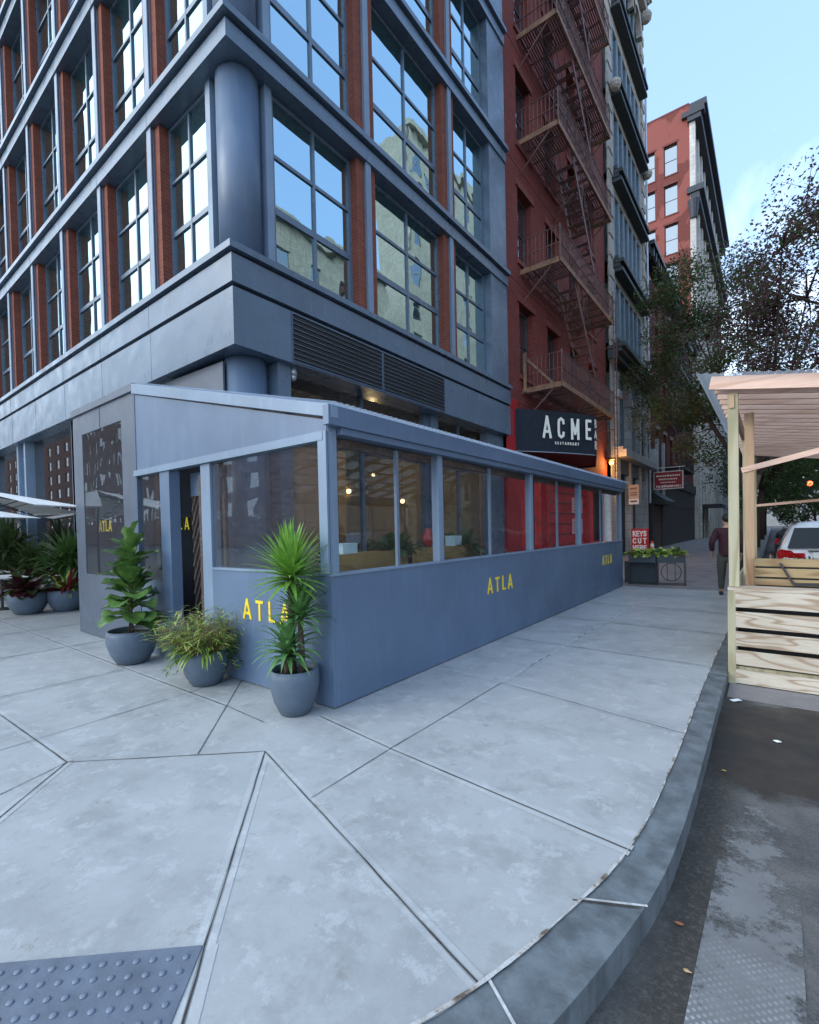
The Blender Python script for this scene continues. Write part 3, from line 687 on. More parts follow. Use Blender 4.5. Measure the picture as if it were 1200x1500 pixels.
# interior seen through the glass
ri=MB(); X0,X1,Y0_,Y1_=-12.,xF-.62,5.0,13.1
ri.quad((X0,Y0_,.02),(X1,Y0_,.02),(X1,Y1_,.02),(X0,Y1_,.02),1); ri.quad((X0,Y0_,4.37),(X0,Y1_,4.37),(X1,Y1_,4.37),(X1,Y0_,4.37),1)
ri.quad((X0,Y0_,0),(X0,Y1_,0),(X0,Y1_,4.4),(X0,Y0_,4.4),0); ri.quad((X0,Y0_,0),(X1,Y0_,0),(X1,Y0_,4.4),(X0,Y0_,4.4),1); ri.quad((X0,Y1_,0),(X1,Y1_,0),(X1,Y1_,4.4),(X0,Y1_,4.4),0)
ri.box(-9.6,-9.3,7.2,7.6,0,4.3,0); ri.box(-9.6,-9.3,9.3,9.9,0,4.3,0)
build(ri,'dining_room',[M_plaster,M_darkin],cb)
sh=MB()
sh.box(-9.0,-8.4,6.2,12.2,0,1.02,0); sh.box(-9.1,-8.3,6.1,12.3,1.02,1.07,0)
for z in (1.6,2.1): sh.box(-11.9,-11.5,5.6,8.9,z,z+.04,0)
rb=random.Random(4)
for z in (1.64,2.14,1.07):
    for k in range(22):
        y=5.7+k*.145+rb.random()*.05; x=-11.7 if z>1.1 else -8.7+rb.uniform(-.2,.2); y=y if z>1.1 else 6.3+k*.26
        sh.lathe([(.035,z),(.035,z+.17),(.014,z+.21),(.014,z+.27)],(x,y),8,1+(k%3))
build(sh,'bar_counter',[M_counter,M_dark,simple('bottle_amber',(.4,.16,.03),.2),simple('bottle_green',(.06,.16,.08),.2)],cb)
M_lamp=emis('warm_lamp',(1,.62,.25),6.)
for i,(x,y,z) in enumerate(((-8.6,6.3,2.5),(-8.7,7.9,2.45),(-9.2,9.3,2.7),(-8.6,10.9,2.45),(-11.2,8.3,2.9))):
    m=MB(); m.sphere((x,y,z),.06); m.tube([(x,y,z+.05),(x,y,4.3)],.006,5,1); build(m,'pendant_lamp',[M_lamp,M_black],cb)
for (x,y,z,e) in ((-9.6,7.6,3.3,26),(-9.6,10.8,3.3,14)):
    ld=bpy.data.lights.new('pendant_glow','POINT'); ld.energy=e; ld.color=(1,.66,.33); ld.shadow_soft_size=.25
    lo=bpy.data.objects.new('pendant_glow',ld); C.objects.link(lo); lo.location=(x,y,z); ld.shadow_soft_size=.05
# security camera on ledge soffit
sc_=MB(); sc_.lathe([(.07,4.25),(.075,4.3),(.07,4.38)],(-6.42,5.22),14,1); sc_.sphere((-6.42,5.22,4.22),.062,12,8,0); tag(build(sc_,'security_camera',[M_gal,M_gal],loc=(-6.42,5.22,4.2),smooth=True),'small grey dome security camera under the ledge above the enclosure roof','security camera')
# ------------------------------------------------------------ dining enclosure
X0,Y0,Y1=-3.13,2.92,13.25
en=thing('dining_enclosure','long steel blue sidewalk dining enclosure with clear vinyl windows and sloping corrugated roof','dining enclosure',(X0,Y0,0))
def roofz(x): return 2.7+(X0-x)*(3.66-2.7)/(7.0+X0)
m=MB(); m.box(X0-.06,X0,Y0+.0,Y1,.012,1.2); build(m,'street_wall_panel',M_steel_flat,en,bev=.003)
m=MB(); m.box(-5.11,X0-.0602,Y0+.001,Y0+.06,.012,1.2); build(m,'front_wall_panel',M_steel_flat,en,bev=.003)
m=MB(); m.box(X0-.1,X0+.012,Y0-.01,Y1,1.2,1.222); m.box(-5.11,X0-.102,Y0-.01,Y0+.1,1.2,1.222); build(m,'sill_trim',M_steel_pale,en)
for y in (Y0+.06,4.72,7.42,9.9,Y1-.06):
    m=MB(); m.box(X0-.11,X0-.01,y-.05,y+.05,1.222,2.56); m.box(X0-.0102,X0-.004,y-.035,y-.0,1.222,2.5); build(m,'post',M_steel_pale,en,bev=.004)
for y in (3.95,6.05,8.7,11.5):
    m=MB(); m.box(X0-.085,X0-.05,y-.02,y+.02,1.222,2.45); build(m,'inner_stud',M_steel_pale,en)
m=MB(); m.box(X0-.1,X0+.05,Y0+.12,Y1,2.475,2.54,0); m.box(X0+.0005,X0+.075,Y0-.06,Y1+.12,2.54,2.715,0); build(m,'eave_fascia',[M_steel_flat],en,bev=.003)
m=MB(); m.box(X0-.2,X0-.12,Y0+.1,Y1,2.40,2.50); build(m,'header_beam',M_wdark,en)
for a,b in ((Y0+.12,4.67),(4.78,7.36),(7.48,9.84),(9.96,Y1-.12)):
    n=14; nz=8; m=MB(); rr=random.Random(int(a*10)); i0=0
    for i in range(n+1):
        for j in range(nz+1):
            u=i/n; v=j/nz; m.v.append((X0-.045-.02*math.sin(u*math.pi*3+rr.random()*.4)*math.sin(v*math.pi)*.5,a+(b-a)*u,1.222+1.26*v))
    for i in range(n):
        for j in range(nz):
            q=i*(nz+1)+j; m.f.append((q,q+nz+1,q+nz+2,q+1)); m.m.append(0)
    build(m,'vinyl_pane',M_plastic,en,smooth=True)
m=MB(); m.box(-5.11,X0-.1,Y0+.03,Y0+.034,1.222,2.42); build(m,'vinyl_pane',M_plastic,en)
m=MB(); m.box(-6.92,-6.3,Y0+.03,Y0+.034,1.0,2.42); build(m,'vinyl_pane',M_plastic,en)
m=MB(); m.box(-5.31,-5.11,Y0+.001,Y0+.12,0,2.42); build(m,'post',M_steel_pale,en,bev=.004)
m=MB(); m.box(-5.36,-5.31,Y0+.3,Y0+.34,0,2.3); m.box(-5.36,-5.31,Y0+.0,Y0+.06,.0,2.3); build_each(m,'door_edge',M_wdark,en)
m=MB(); m.box(-6.3,-6.05,Y0-.01,Y0+.13,0,2.42); build(m,'door_jamb',M_steel_flat,en,bev=.004)
m=MB(); m.box(-6.03,-5.36,Y0+.26,Y0+.31,2.1,2.4); build(m,'door_header',M_steel_flat,en)
m=MB(); m.box(-6.96,-6.3,Y0+.002,Y0+.06,0,1.0); build(m,'front_wall_panel',M_steel_flat,en)
m=MB(); m.box(-3.14,-3.24,Y0-.03,Y0+.0,1.222,2.5);m.box(-3.16,-3.13,Y0-.032,Y0-.03,1.222,2.5); m.box(-7.0,X0-.04,Y0-.035,Y0+.07,2.42,2.5); build(m,'front_beam',M_steel_pale,en,bev=.003)
m=MB(); pl=[(X0-.02,2.5),(X0-.02,roofz(X0)-.1),(-7.0,3.56),(-7.0,2.5)]
m.ext(pl,lambda x,z:(x,Y0-.0,z),lambda x,z:(x,Y0+.05,z)); build(m,'gable_panel',M_steel_flat,en)
m=MB(); pl=[(X0+.08,roofz(X0)-.1),(X0+.08,roofz(X0)+.015),(-7.0,3.70),(-7.0,3.565)]
m.ext(pl,lambda x,z:(x,Y0-.03,z),lambda x,z:(x,Y0+.052,z)); build(m,'gable_trim',M_steel_pale,en,bev=.004)
# corrugated roof
m=MB(); n=int((Y1+.15-(Y0-.03))/.0127); ys=[Y0-.03+i*.0127 for i in range(n+1)]
for i,y in enumerate(ys):
    dz=.012*math.sin(i*math.pi/3)
    for x,z in ((X0+.13,2.7+.022),(-7.0,3.665+.05)): m.v.append((x,y,z+dz))
for i in range(n): m.f.append((2*i,2*i+2,2*i+3,2*i+1)); m.m.append(0)
build(m,'corrugated_roof',M_poly,en,smooth=True)
m=MB()
y=Y0+.6
while y<Y1:
    m.bar((X0-.05,y,2.66),(-6.95,y,3.62),.045,.09); y+=.75
for k in range(1,7):
    x=X0-.1-k*.6; m.box(x-.02,x+.02,Y0+.1,Y1,roofz(x)-.035,roofz(x)-.0)
build(m,'rafters',M_wdark,en)
# vestibule of grey vinyl
m=MB(); fn=lambda u,d,z:(u,Y0+.001+d,z)
holes_wall(m,-9.32,-7.0,.01,3.62,[(-8.95,-7.44,1.0,3.27)],fn,.012); m.box(-9.33,-9.29,Y0+.002,4.2,.01,3.62); build(m,'vinyl_side_panel',M_vinyl,en)
m=MB(); m.box(-8.96,-7.43,Y0+.008,Y0+.011,.99,3.28); build(m,'vinyl_pane',M_plastic,en)
m=MB(); m.box(-9.36,-6.99,Y0-.03,Y0+.03,3.60,3.71); m.box(-9.36,-7.,Y0+.0302,4.3,3.66,3.70); build(m,'vestibule_roof',M_vinyl,en,bev=.004)
m=MB(); m.box(-7.03,-6.97,Y0-.006,Y0+.05,0,3.60);m.box(-8.22,-8.205,Y0-.004,Y0+.002,3.28,3.6); build(m,'seam_strip',M_seam,en)
m=MB(); m.ext([(-9.2,3.7),(-6.8,3.66),(-6.8,4.3),(-9.2,4.36)],lambda x,z:(x,4.16,z),lambda x,z:(x,4.19,z)); build(m,'upstand_panel',M_vinyl,en)
# lettering
m=MB(); text(m,'ATLA',(X0+.0005,5.83,.70),(0,1,.0),(0,0,1),.2,.15,.06,total=.76); build(m,'lettering',M_yellow,en)
m=MB(); text(m,'ATLA',(X0+.0005,11.4,.70),(0,1,.0),(0,0,1),.2,.15,.06,total=.76); build(m,'lettering',M_yellow,en)
m=MB(); text(m,'ATLA',(-4.5,Y0+.0005,.70),(1,0,0),(0,0,1),.2,.15,.06,total=.76); build(m,'lettering',M_yellow,en)
# inner wall and fittings
m=MB(); m.box(-7.5,-7.28,4.2,4.24,0,3.6)
build(m,'inner_wall',M_steel,en)
m=MB(); m.box(-9.2,-7.5,4.225,4.235,0,3.6,0); build(m,'inner_glass',M_glass_gf,en)
for nm,x in (('a',-8.86),):
    m=MB(); text(m,'ATLA',(x,4.2,1.70),(1,0,0),(0,0,1),.2,.16,.06,total=.8); build(m,'lettering',M_yellow,en)
m=MB(); text(m,'ATLA',(-8.92,Y0+.2,1.69),(1,0,0),(0,0,1),.17,.17,.02,total=.5); build(m,'lettering',M_yellow,en)
# dark timber screen inside
ws=MB(); ws.box(-7.02,-6.4,3.72,3.75,0,2.35,0)
for k in range(24):
    a=-7.0+k*.11-1.2; 
    p0=(max(a,-7.0),3.71,.1+max(0,(-7.0-a))*1.9); x1=min(a+1.15,-6.42)
    if x1>p0[0]+.02: ws.bar(p0,(x1,3.71,.1+(x1-a)*1.9),.018,.02,mi=1)
tag(build(ws,'timber_screen',[M_wdark,simple('screen_groove',(.26,.21,.19),.7)],loc=(-6.7,3.73,0)),'dark timber screen with diagonal boards behind the front window','screen')
# ------------------------------------------------------------ neighbours along the street
FX=-6.4
def xwall(x0): return lambda u,d,z:(x0-d,u,z)
# red brick house with the restaurant
rb_=thing('red_brick_house','painted red brick house carrying the rusty fire escape beside the corner building','building',(FX,13.25,0))
holes=[];wins=[]
zl=[6.5,10.15,13.85,17.5,21.1]
for z in zl:
    for y in (14.9,17.3,19.7,22.1): holes.append((y-.55,y+.55,z,z+2.3))
m=MB(); holes_wall(m,13.22,24.3,3.6,27,holes,xwall(FX),.28); m.box(FX-10,FX-.3,13.25,24.3,0,27)
build(m,'facade',M_brick_old,rb_)
m=MB()
for z in zl:
    for y in (14.9,17.3,19.7,22.1): m.box(FX-.02,FX+.05,y-.7,y+.7,z+2.3,z+2.5); m.box(FX-.02,FX+.06,y-.65,y+.65,z-.14,z)
for z in (5.6,9.4,13.1,16.8): m.box(FX-.02,FX+.012,13.25,24.3,z,z+.06)
build_each(m,'stone_trim',simple('red_trim',(.2,.045,.035),.7,var=.3,dirt=.4),rb_)
for z in zl:
    for y in (14.9,17.3,19.7,22.1): window(rb_,FX-.24,y,z+.02,1.08,2.24,1,2,'x',.06,.04,simple('sash_dark',(.05,.05,.055),.5),M_glass_far)
m=MB(); m.box(FX-.2,FX+.03,13.22,24.3,3.3,3.6,1)
for a,b in ((13.22,14.2),(16.4,16.7),(21.3,21.6)): m.box(FX-.3,FX+.02,a,b,0,3.3,0)
m.box(FX-.3,FX-.1,16.7,21.3,0,3.3,0)
for k in range(7): m.box(FX-.0999,FX-.08,16.7,21.3,.5+k*.4,.53+k*.4,1)
m.box(FX-.35,FX-.28,14.2,24.3,0,3.3,1)
m.box(FX-.3,FX-.02,13.25,24.3,0,.9,0); m.box(FX+.021,FX+.03,13.22,14.05,3.6,5.6,0)
build(m,'red_shopfront',[M_red,M_black],rb_)
m=MB()
for a,b in ((14.25,15.15),(15.85,16.35),(21.65,22.6)):
    n=int((b-a)/.05)
    for k in range(n):
        y0=a+(b-a)*k/n;y1=a+(b-a)*(k+1)/n; f=lambda t:FX-.2+.03*math.sin(t*55)
        m.quad((f(y0),y0,.9),(f(y1),y1,.9),(f(y1),y1,3.3),(f(y0),y0,3.3))
build(m,'red_curtain',M_redcurtain,rb_)
m=MB(); m.lathe([(.3,0),(.28,.2),(.22,.3),(.22,3.2),(.3,3.4)],(FX+.1,23.7),16); build(m,'white_column',M_white,rb_,smooth=True)
for z,lab in ((2.15,'upper pinkish notice on the red restaurant wall'),(1.3,'lower pinkish notice on the red restaurant wall')):
    m=MB(); m.box(FX-.078,FX-.06,19.3,20.6,z,z+.62,0)
    for k in range(4): m.box(FX-.0599,FX-.055,19.5,20.3-.15*(k%2),z+.1+k*.12,z+.14+k*.12,1)
    tag(build(m,'wall_notice',[simple('notice_pink',(.6,.35,.35),.7),simple('notice_ink',(.3,.1,.1),.7)],loc=(FX-.06,20,z)),lab,'notice')
# canopy sign
cs=thing('restaurant_canopy','dark navy curved canopy lettered ACME over the red restaurant front','canopy sign',(-6.35,13.9,4.0))
S=Vector((-6.38,13.86));D=Vector((.515,.857)); Pn=S+D*3.22
pts=[S+Vector((-.02,0)),S+Vector((.06,.02)),S+D*.25+Vector((.04,-.02))]
for k in range(1,13):
    t=k/12; pts.append(S+D*(.25+(2.92-.25)*t)+Vector((D.y,-D.x))*.07*math.sin(math.pi*t)+Vector((.04,-.02))*(1-t))
c0=S+D*2.92
vd=Vector((-.28,.96))
for k in range(1,8):
    t=k/8; pts.append((1-t)**2*c0+2*t*(1-t)*(Pn+D*.12)+t*t*(Pn+vd*.5))
pts+=[Pn+vd*1.2,Pn+vd*3.4,Vector((-6.38,19.9))]
pp=[tuple(p) for p in pts]
m=MB(); n=len(pp)
for a,b in zip(pp,pp[1:]): m.quad((*a,4.0),(*b,4.0),(*b,5.33),(*a,5.33))
i=len(m.v); m.v+=[(*p,5.33) for p in pp]; m.f.append(tuple(range(i,i+n))); m.m.append(0)
build(m,'canvas',M_awning,cs)
m=MB()
m.tube([(p[0],p[1],4.0) for p in pp],.014,6)
build(m,'canopy_rail',M_gal,cs)
m=MB(); q=[p for p in pp]; i=0
m.v+=[(*p,4.06) for p in q]; m.f.append(tuple(range(len(q)))[::-1]); m.m.append(0)
build(m,'canopy_lining',simple('red_lining',(.16,.01,.012),.8),cs)
nrm=Vector((D.y,-D.x))
m=MB(); o_=S+D*.98+nrm*.125; text(m,'ACME',(o_.x,o_.y,4.47),(D.x,D.y,0),(0,0,1),.66,.135,.3,.66,total=1.9); build(m,'lettering',M_cream,cs)
m=MB(); o_=S+D*1.42+nrm*.128; text(m,'RESTAURANT',(o_.x,o_.y,4.26),(D.x,D.y,0),(0,0,1),.085,.2,.3,1.,total=.95); build(m,'lettering',M_cream,cs)
m=MB(); P1=Pn+D*.12; P2=Pn+vd*.5
tt=.42; b0=(1-tt)**2*c0+2*tt*(1-tt)*P1+tt*tt*P2; tg=((1-tt)*(P1-c0)+tt*(P2-P1)).normalized(); nb_=Vector((tg.y,-tg.x))
for k,ch in enumerate('BAR'):
    w_=GL[ch][0]*.26; o_=b0+nb_*.02-tg*w_*.5
    text(m,ch,(o_.x,o_.y,4.93-k*.36),(tg.x,tg.y,0),(0,0,1),.26,.16)
build(m,'lettering',M_cream,cs)
# fire escape
def fire_escape(root,xw,xo,y0,y1,levels,mats,stairs=True,sparse=1,hole=None):
    rail_h=1.0
    for li,z in enumerate(levels):
        m=MB(); hy0,hy1=(y0+1.3,y0+3.3)
        hx=xo-.72
        # channel frame
        m.bar((xw,y0,z),(xo,y0,z),.05,.16,mi=1); m.bar((xw,y1,z),(xo,y1,z),.05,.16,mi=1); m.bar((xo,y0-.025,z),(xo,y1+.025,z),.05,.16,mi=1)
        m.bar((hx,y0,z-.02),(hx,y1,z-.02),.03,.07); m.bar((xw+.4,y0,z-.02),(xw+.4,y1,z-.02),.03,.06)
        k=0; x=xw+.08
        while x<xo-.03:
            if x>hx and li>0: m.bar((x,y0,z+.05),(x,hy0,z+.05),.04,.012); m.bar((x,hy1,z+.05),(x,y1,z+.05),.04,.012)
            else: m.bar((x,y0,z+.05),(x,y1,z+.05),.04,.012)
            x+=.075
        yy=y0+.5
        while yy<y1: m.bar((xw,yy,z-.01),(hx if hy0<yy<hy1 else xo,yy,z-.01),.03,.05); yy+=.62
        for yb in (y0+.03,(y0+y1)/2,y1-.03): m.bar((xw,yb,z-1.0),(xo-.25,yb,z-.06),.035,.035)
        build(m,'platform',mats,root)
        m=MB()
        for zz in (rail_h,rail_h*.5):
            m.bar((xw,y0,z+zz),(xo,y0,z+zz),.03,.02); m.bar((xo,y0,z+zz),(xo,y1,z+zz),.03,.02); m.bar((xw,y1,z+zz),(xo,y1,z+zz),.03,.02)
        st=.13*sparse
        y=y0
        while y<=y1+.01: m.bar((xo,y,z+.06),(xo,y,z+rail_h),.016,.016,up=(0,1,0)); y+=st
        x=xw+st
        while x<xo: m.bar((x,y0,z+.06),(x,y0,z+rail_h),.016,.016,up=(0,1,0)); m.bar((x,y1,z+.06),(x,y1,z+rail_h),.016,.016,up=(0,1,0)); x+=st
        for y in (y0,y1): m.bar((xo,y,z),(xo,y,z+rail_h+.06),.035,.035,up=(0,1,0))
        build(m,'railing',mats,root)
        if stairs and li<len(levels)-1:
            z2=levels[li+1]; m=MB(); ya,yb=y0+1.45,y0+4.6; xa,xb=xo-.64,xo-.08
            for x in (xa,xb):
                m.bar((x,ya,z2+.02),(x,yb,z+.06),.03,.14,up=(0,1,0))
                m.bar((x,ya,z2+.9),(x,yb,z+.95),.022,.022,up=(0,1,0))
                for t in (0,.33,.66,1): p=Vector((x,ya,z2)).lerp(Vector((x,yb,z+.05)),t); m.bar(p,p+Vector((0,0,.9)),.018,.018,up=(0,1,0))
            nst=15
            for k in range(1,nst):
                t=k/nst; p=Vector(((xa+xb)/2,ya,z2)).lerp(Vector(((xa+xb)/2,yb,z+.05)),t)
                for dy in (-.07,0,.07): m.bar((xa,p.y+dy,p.z),(xb,p.y+dy,p.z),.045,.015)
            build(m,'stair',mats,root)
fe=thing('fire_escape','rusty iron fire escape with slatted balconies hung on the painted red brick house','fire escape',(FX,14.4,3))
fire_escape(fe,FX,-5.1,14.5,20.4,[6.0,9.8,13.9,17.2,20.9],[M_rust,M_rust2])
m=MB()
for y in (20.75,21.15): m.tube([(-5.15,y,3.2),(-5.15,y,11.2)],.022,6)
z=3.3
while z<11: m.tube([(-5.15,20.75,z),(-5.15,21.15,z)],.012,5); z+=.3
m.bar((FX,20.95,9.0),(-5.15,20.95,9.0),.03,.03); m.bar((FX,20.95,5.6),(-5.15,20.95,5.6),.03,.03)
build(m,'drop_ladder',M_rust,fe)
m=MB(); m.bar((FX+.05,14.5,7.1),(-5.5,15.4,6.1),.05,.09); m.bar((FX+.12,14.45,5.95),(FX+.12,14.45,7.2),.09,.05,up=(0,1,0)); build(m,'brace',M_rust2,fe)
# wall lamp
wl=thing('wall_lantern','glowing orange wall lantern on a timber post at the end of the red shopfront','wall lamp',(-6.2,23.9,4.3))
m=MB(); m.sphere((-6.12,24.0,4.62),.1,12,8); build(m,'bulb',emis('lamp_orange',(1,.3,.03),9),wl,smooth=True)
m=MB(); m.lathe([(.03,4.72),(.2,4.76),(.05,4.86)],(-6.12,24.0),12); m.bar((-6.4,24,4.84),(-6.12,24,4.84),.03,.03); build(m,'lamp_hood',M_black,wl)
lp=bpy.data.lights.new('lantern_glow','POINT'); lp.energy=60; lp.color=(1,.45,.12); lp.shadow_soft_size=.14; lo=bpy.data.objects.new('lantern_glow',lp); C.objects.link(lo); lo.location=(-5.95,23.95,4.6)
# stone and iron loft
sl=thing('limestone_loft','pale weathered limestone loft with blue iron window bays and dark cornices','building',(FX,24.4,0))
ya,yb=24.4,32.9
m=MB(); holes=[]
fl=[(10.9,13.9),(15.0,18.3),(19.4,22.5),(23.6,26.6)]
for a,b in fl: holes.append((25.6,31.5,a,b))
holes.append((25.6,31.5,27.9,31.0)); holes.append((25.4,31.7,5.7,9.6)); holes.append((25.0,32.1,0.,5.0))
holes_wall(m,ya,yb,0,36.5,holes,xwall(FX+.15),.55); m.box(FX-11,FX-.42,ya,yb,0,36.4)
# engaged end piers and quoins
for k in range(30):
    z=5.6+k*1.02; m.box(FX+.1,FX+.24,32.05,32.85,z,z+.5) ; m.box(FX+.1,FX+.2,32.15,32.75,z+.5,z+1.02)
    if z>9.6: m.box(FX+.1,FX+.24,24.45,25.2,z,z+.5); m.box(FX+.1,FX+.2,24.5,25.1,z+.5,z+1.02)
build(m,'stone_wall',M_stone,sl)
def arch(m,yc,r,z,x,t,mi=0,w=.3,seg=18):
    for k in range(seg):
        a=math.pi*k/seg;b=math.pi*(k+1)/seg
        P=[(yc+(r+dr)*math.cos(q),z+(r+dr)*math.sin(q)) for q,dr in ((a,0),(a,w),(b,w),(b,0))]
        m.ext(P,lambda y,zz:(x,y,zz),lambda y,zz:(x+t,y,zz),mi)
m=MB(); 
for yc in (26.7,28.55,30.4): arch(m,yc,.85,30.4,FX+.12,.3,w=.35); build(m,'window_arch',M_stone,sl); m=MB()
m.box(FX+.1,FX+.7,24.3,33.0,33.6,34.2); m.box(FX+.1,FX+.5,24.35,32.95,32.8,33.3)
for k in range(19): m.box(FX+.1,FX+.6,24.6+k*.44,24.8+k*.44,33.3,33.6)
for yc in (24.9,32.4): m.sphere((FX+.45,yc,23.0),.28,10,6); m.sphere((FX+.45,yc,32.4),.35,10,6)
build(m,'carved_band',M_stone,sl)
M_ironblue=simple('iron_blue_grey',(.16,.22,.27),.55,var=.2,dirt=.4)
M_cornice=simple('dark_cornice',(.045,.055,.06),.7,var=.3,dirt=.5)
for a,b in fl+[(27.9,31.)]:
    m=MB()
    for k,dz,o2 in ((0,0,.45),(1,.22,.32),(2,.42,.5),(3,.62,.25)): m.box(FX+.1,FX+.15+o2,25.3,31.85,a-.75+dz,a-.75+dz+.17)
    build(m,'cornice',M_cornice,sl)
    m=MB()
    for k in range(7): y=25.6+k*0.9833; m.box(FX-.3,FX+.06,y-.13,y+.13,a,b); m.lathe([(.09,a),(.09,b)],(FX+.1,y),10)
    m.box(FX-.3,FX+.0,25.6,31.5,b-.45,b); m.box(FX-.3,FX+.0,25.6,31.5,a,a+.35)
    build(m,'iron_bay',M_ironblue,sl)
    for k in range(6): window(sl,FX-.2,25.6+(k+.5)*0.9833,a+.35,.76,b-a-.8,1,2,'x',.05,.05,M_ironblue,M_glass_far)
m=MB(); m.box(FX+.1,FX+.75,24.3,33.0,9.95,10.15); m.box(FX+.1,FX+.55,24.3,33.0,9.7,9.95); m.box(FX+.1,FX+.9,24.25,33.05,10.15,10.3); build(m,'cornice',M_cornice,sl)
m=MB()
for y,w_ in ((25.4,.5),(28.,.4),(30.4,.4),(32.0,.6)): m.box(FX-.2,FX+.3,y-w_/2,y+w_/2,0,9.3); m.box(FX-.2,FX+.42,y-w_/2-.1,y+w_/2+.1,8.0,8.35)
m.box(FX+.05,FX+.75,24.9,32.4,5.0,5.35); m.box(FX+.1,FX+.6,24.9,32.4,5.35,5.5)
build_each(m,'pilaster',stone('pale_pilaster',(.4,.4,.4)),sl)
m=MB(); m.box(FX-.3,FX-.05,25.4,31.7,5.7,9.6,0)
for k in range(5): m.box(FX-.049,FX-.03,25.9+k*1.2,26.7+k*1.2,6.0,9.3,1)
build(m,'blue_infill',[M_ironblue,simple('infill_panel',(.13,.18,.23),.6)],sl)
for yy in (25.9,28.0,30.0): window(sl,FX-.02,yy+.9,5.9,1.1,3.4,1,3,'x',.06,.05,M_ironblue,M_glass_far)
# shop interior level
m=MB(); m.box(FX-.3,FX-.02,25.,32.1,0,5.,0)
m.box(FX-.02,FX+.2,25,32.1,4.3,4.95,1)
for k in range(14): m.box(FX+.2002,FX+.215,25,32.1,4.32+k*.045,4.345+k*.045,1)
m.box(FX-.02,FX+.1,28.0,28.35,0,4.3,1); m.box(FX-.02,FX+.1,31.6,31.9,0,4.3,1)
build(m,'shopfront',[M_darkin,simple('shutter_grey',(.22,.23,.23),.5,.3)],sl)
def sign_panel(name,label,cat,x,y0,y1,z0,z1,col,lines,lcol,t=.04,border=None,face='x',grp=None):
    o=thing(name,label,cat,(x,(y0+y1)/2,z0),0,grp)
    m=MB()
    if face=='x': m.box(x-t,x,y0,y1,z0,z1)
    build(m,'board',col,o)
    if border:
        m=MB(); b=.06
        for a in ((y0-b,y0,z0-b,z1+b),(y1,y1+b,z0-b,z1+b),(y0,y1,z0-b,z0),(y0,y1,z1,z1+b)): m.box(x-t-.01,x+.01,*a)
        build(m,'border',border,o)
    m=MB(); 
    for (s,fy,fz,h,tot) in lines:
        text(m,s,(x+.001,y0+(y1-y0)*fy,z0+(z1-z0)*fz),(0,1,0),(0,0,1),h,.2,.2,1.,total=tot)
    build(m,'lettering',lcol,o); return o
t=thing('key_shop_sign','red board lettered KEYS CUT HERE standing against the shop pilaster','sign',(-5.6,26,.05))
m=MB(); m.box(-5.72,-4.92,26,26.04,.12,1.42); build(m,'board',M_red,t); m=MB()
for q,z in (('KEYS',1.04),('CUT',.68),('HERE',.32)): text(m,q,(-5.64,25.9995,z),(1,0,0),(0,0,1),.26,.22,.12,total=.62)
build(m,'lettering',M_white,t)
m=MB(); m.box(-5.7,-5.66,26.04,26.5,0,.12); m.box(-4.98,-4.94,26.04,26.5,0,.12); m.box(-5.7,-4.94,26.0,26.04,0.03,.12); build(m,'stand',M_black,t)
ps=thing('window_poster','pale pink and white poster hung high on the key shop doorpost','poster',(-5.8,27.3,2.7))
m=MB(); m.box(-6.1,-5.6,27.26,27.3,2.7,3.75,0); m.box(-6.1,-5.6,27.25,27.26,2.72,3.0,1)
for z,h_ in ((3.5,.1),(3.3,.06),(3.18,.06),(2.82,.1)): m.box(-6.02,-5.68,27.245,27.25,z,z+h_,2)
build(m,'sheet',[simple('poster_tan',(.5,.38,.28),.7),M_white,simple('poster_ink',(.25,.12,.1),.7)],ps)
m=MB(); m.bar((-6.3,27.28,3.72),(-5.6,27.28,3.72),.03,.03); build(m,'bracket',M_black,ps)
hs=thing('hanging_sign','maroon double sided sign hung over the pavement between the loft and dark brick house','hanging sign',(-6.2,34.2,3.8))
# hung perpendicular to the wall: faces up and down the street
m=MB(); m.box(-6.15,-4.55,34.6,34.66,3.95,5.0); build(m,'board',simple('maroon_board',(.26,.012,.025),.5),hs)
m=MB()
for a in ((-6.2,-6.15,3.9,5.05),(-4.55,-4.5,3.9,5.05),(-6.15,-4.55,3.9,3.95),(-6.15,-4.55,5.0,5.05)): m.box(a[0],a[1],34.58,34.68,a[2],a[3])
m.bar((-6.4,34.63,5.3),(-4.4,34.63,5.3),.04,.04); m.bar((-4.7,34.63,5.05),(-4.7,34.63,5.3),.02,.02); m.bar((-6.0,34.63,5.05),(-6.0,34.63,5.3),.02,.02)
build(m,'border',M_white,hs)
m=MB()
rq=random.Random(2)
for z,h,xa_,xb_ in ((4.72,.1,-6.05,-4.68),(4.5,.1,-5.9,-4.8),(4.31,.06,-5.8,-4.95),(4.02,.15,-6.05,-4.65)):
    x=xa_
    while x<xb_: q=rq.uniform(.05,.13); m.box(x,min(x+q,xb_),34.592,34.599,z,z+h*rq.uniform(.75,1)); x+=q+rq.uniform(.015,.05)
build(m,'lettering',M_white,hs)
# downpipe
dp=MB(); dp.tube([(FX+.25,33.1,z) for z in (3,10,20,30)],.07,8); dp.box(FX+.1,FX+.5,33.2,34.4,5.2,6.4); tag(build(dp,'downpipe',M_gal,loc=(FX+.25,33.1,3)),'pale grey downpipe with a meter box between the limestone loft and dark brick house','downpipe')
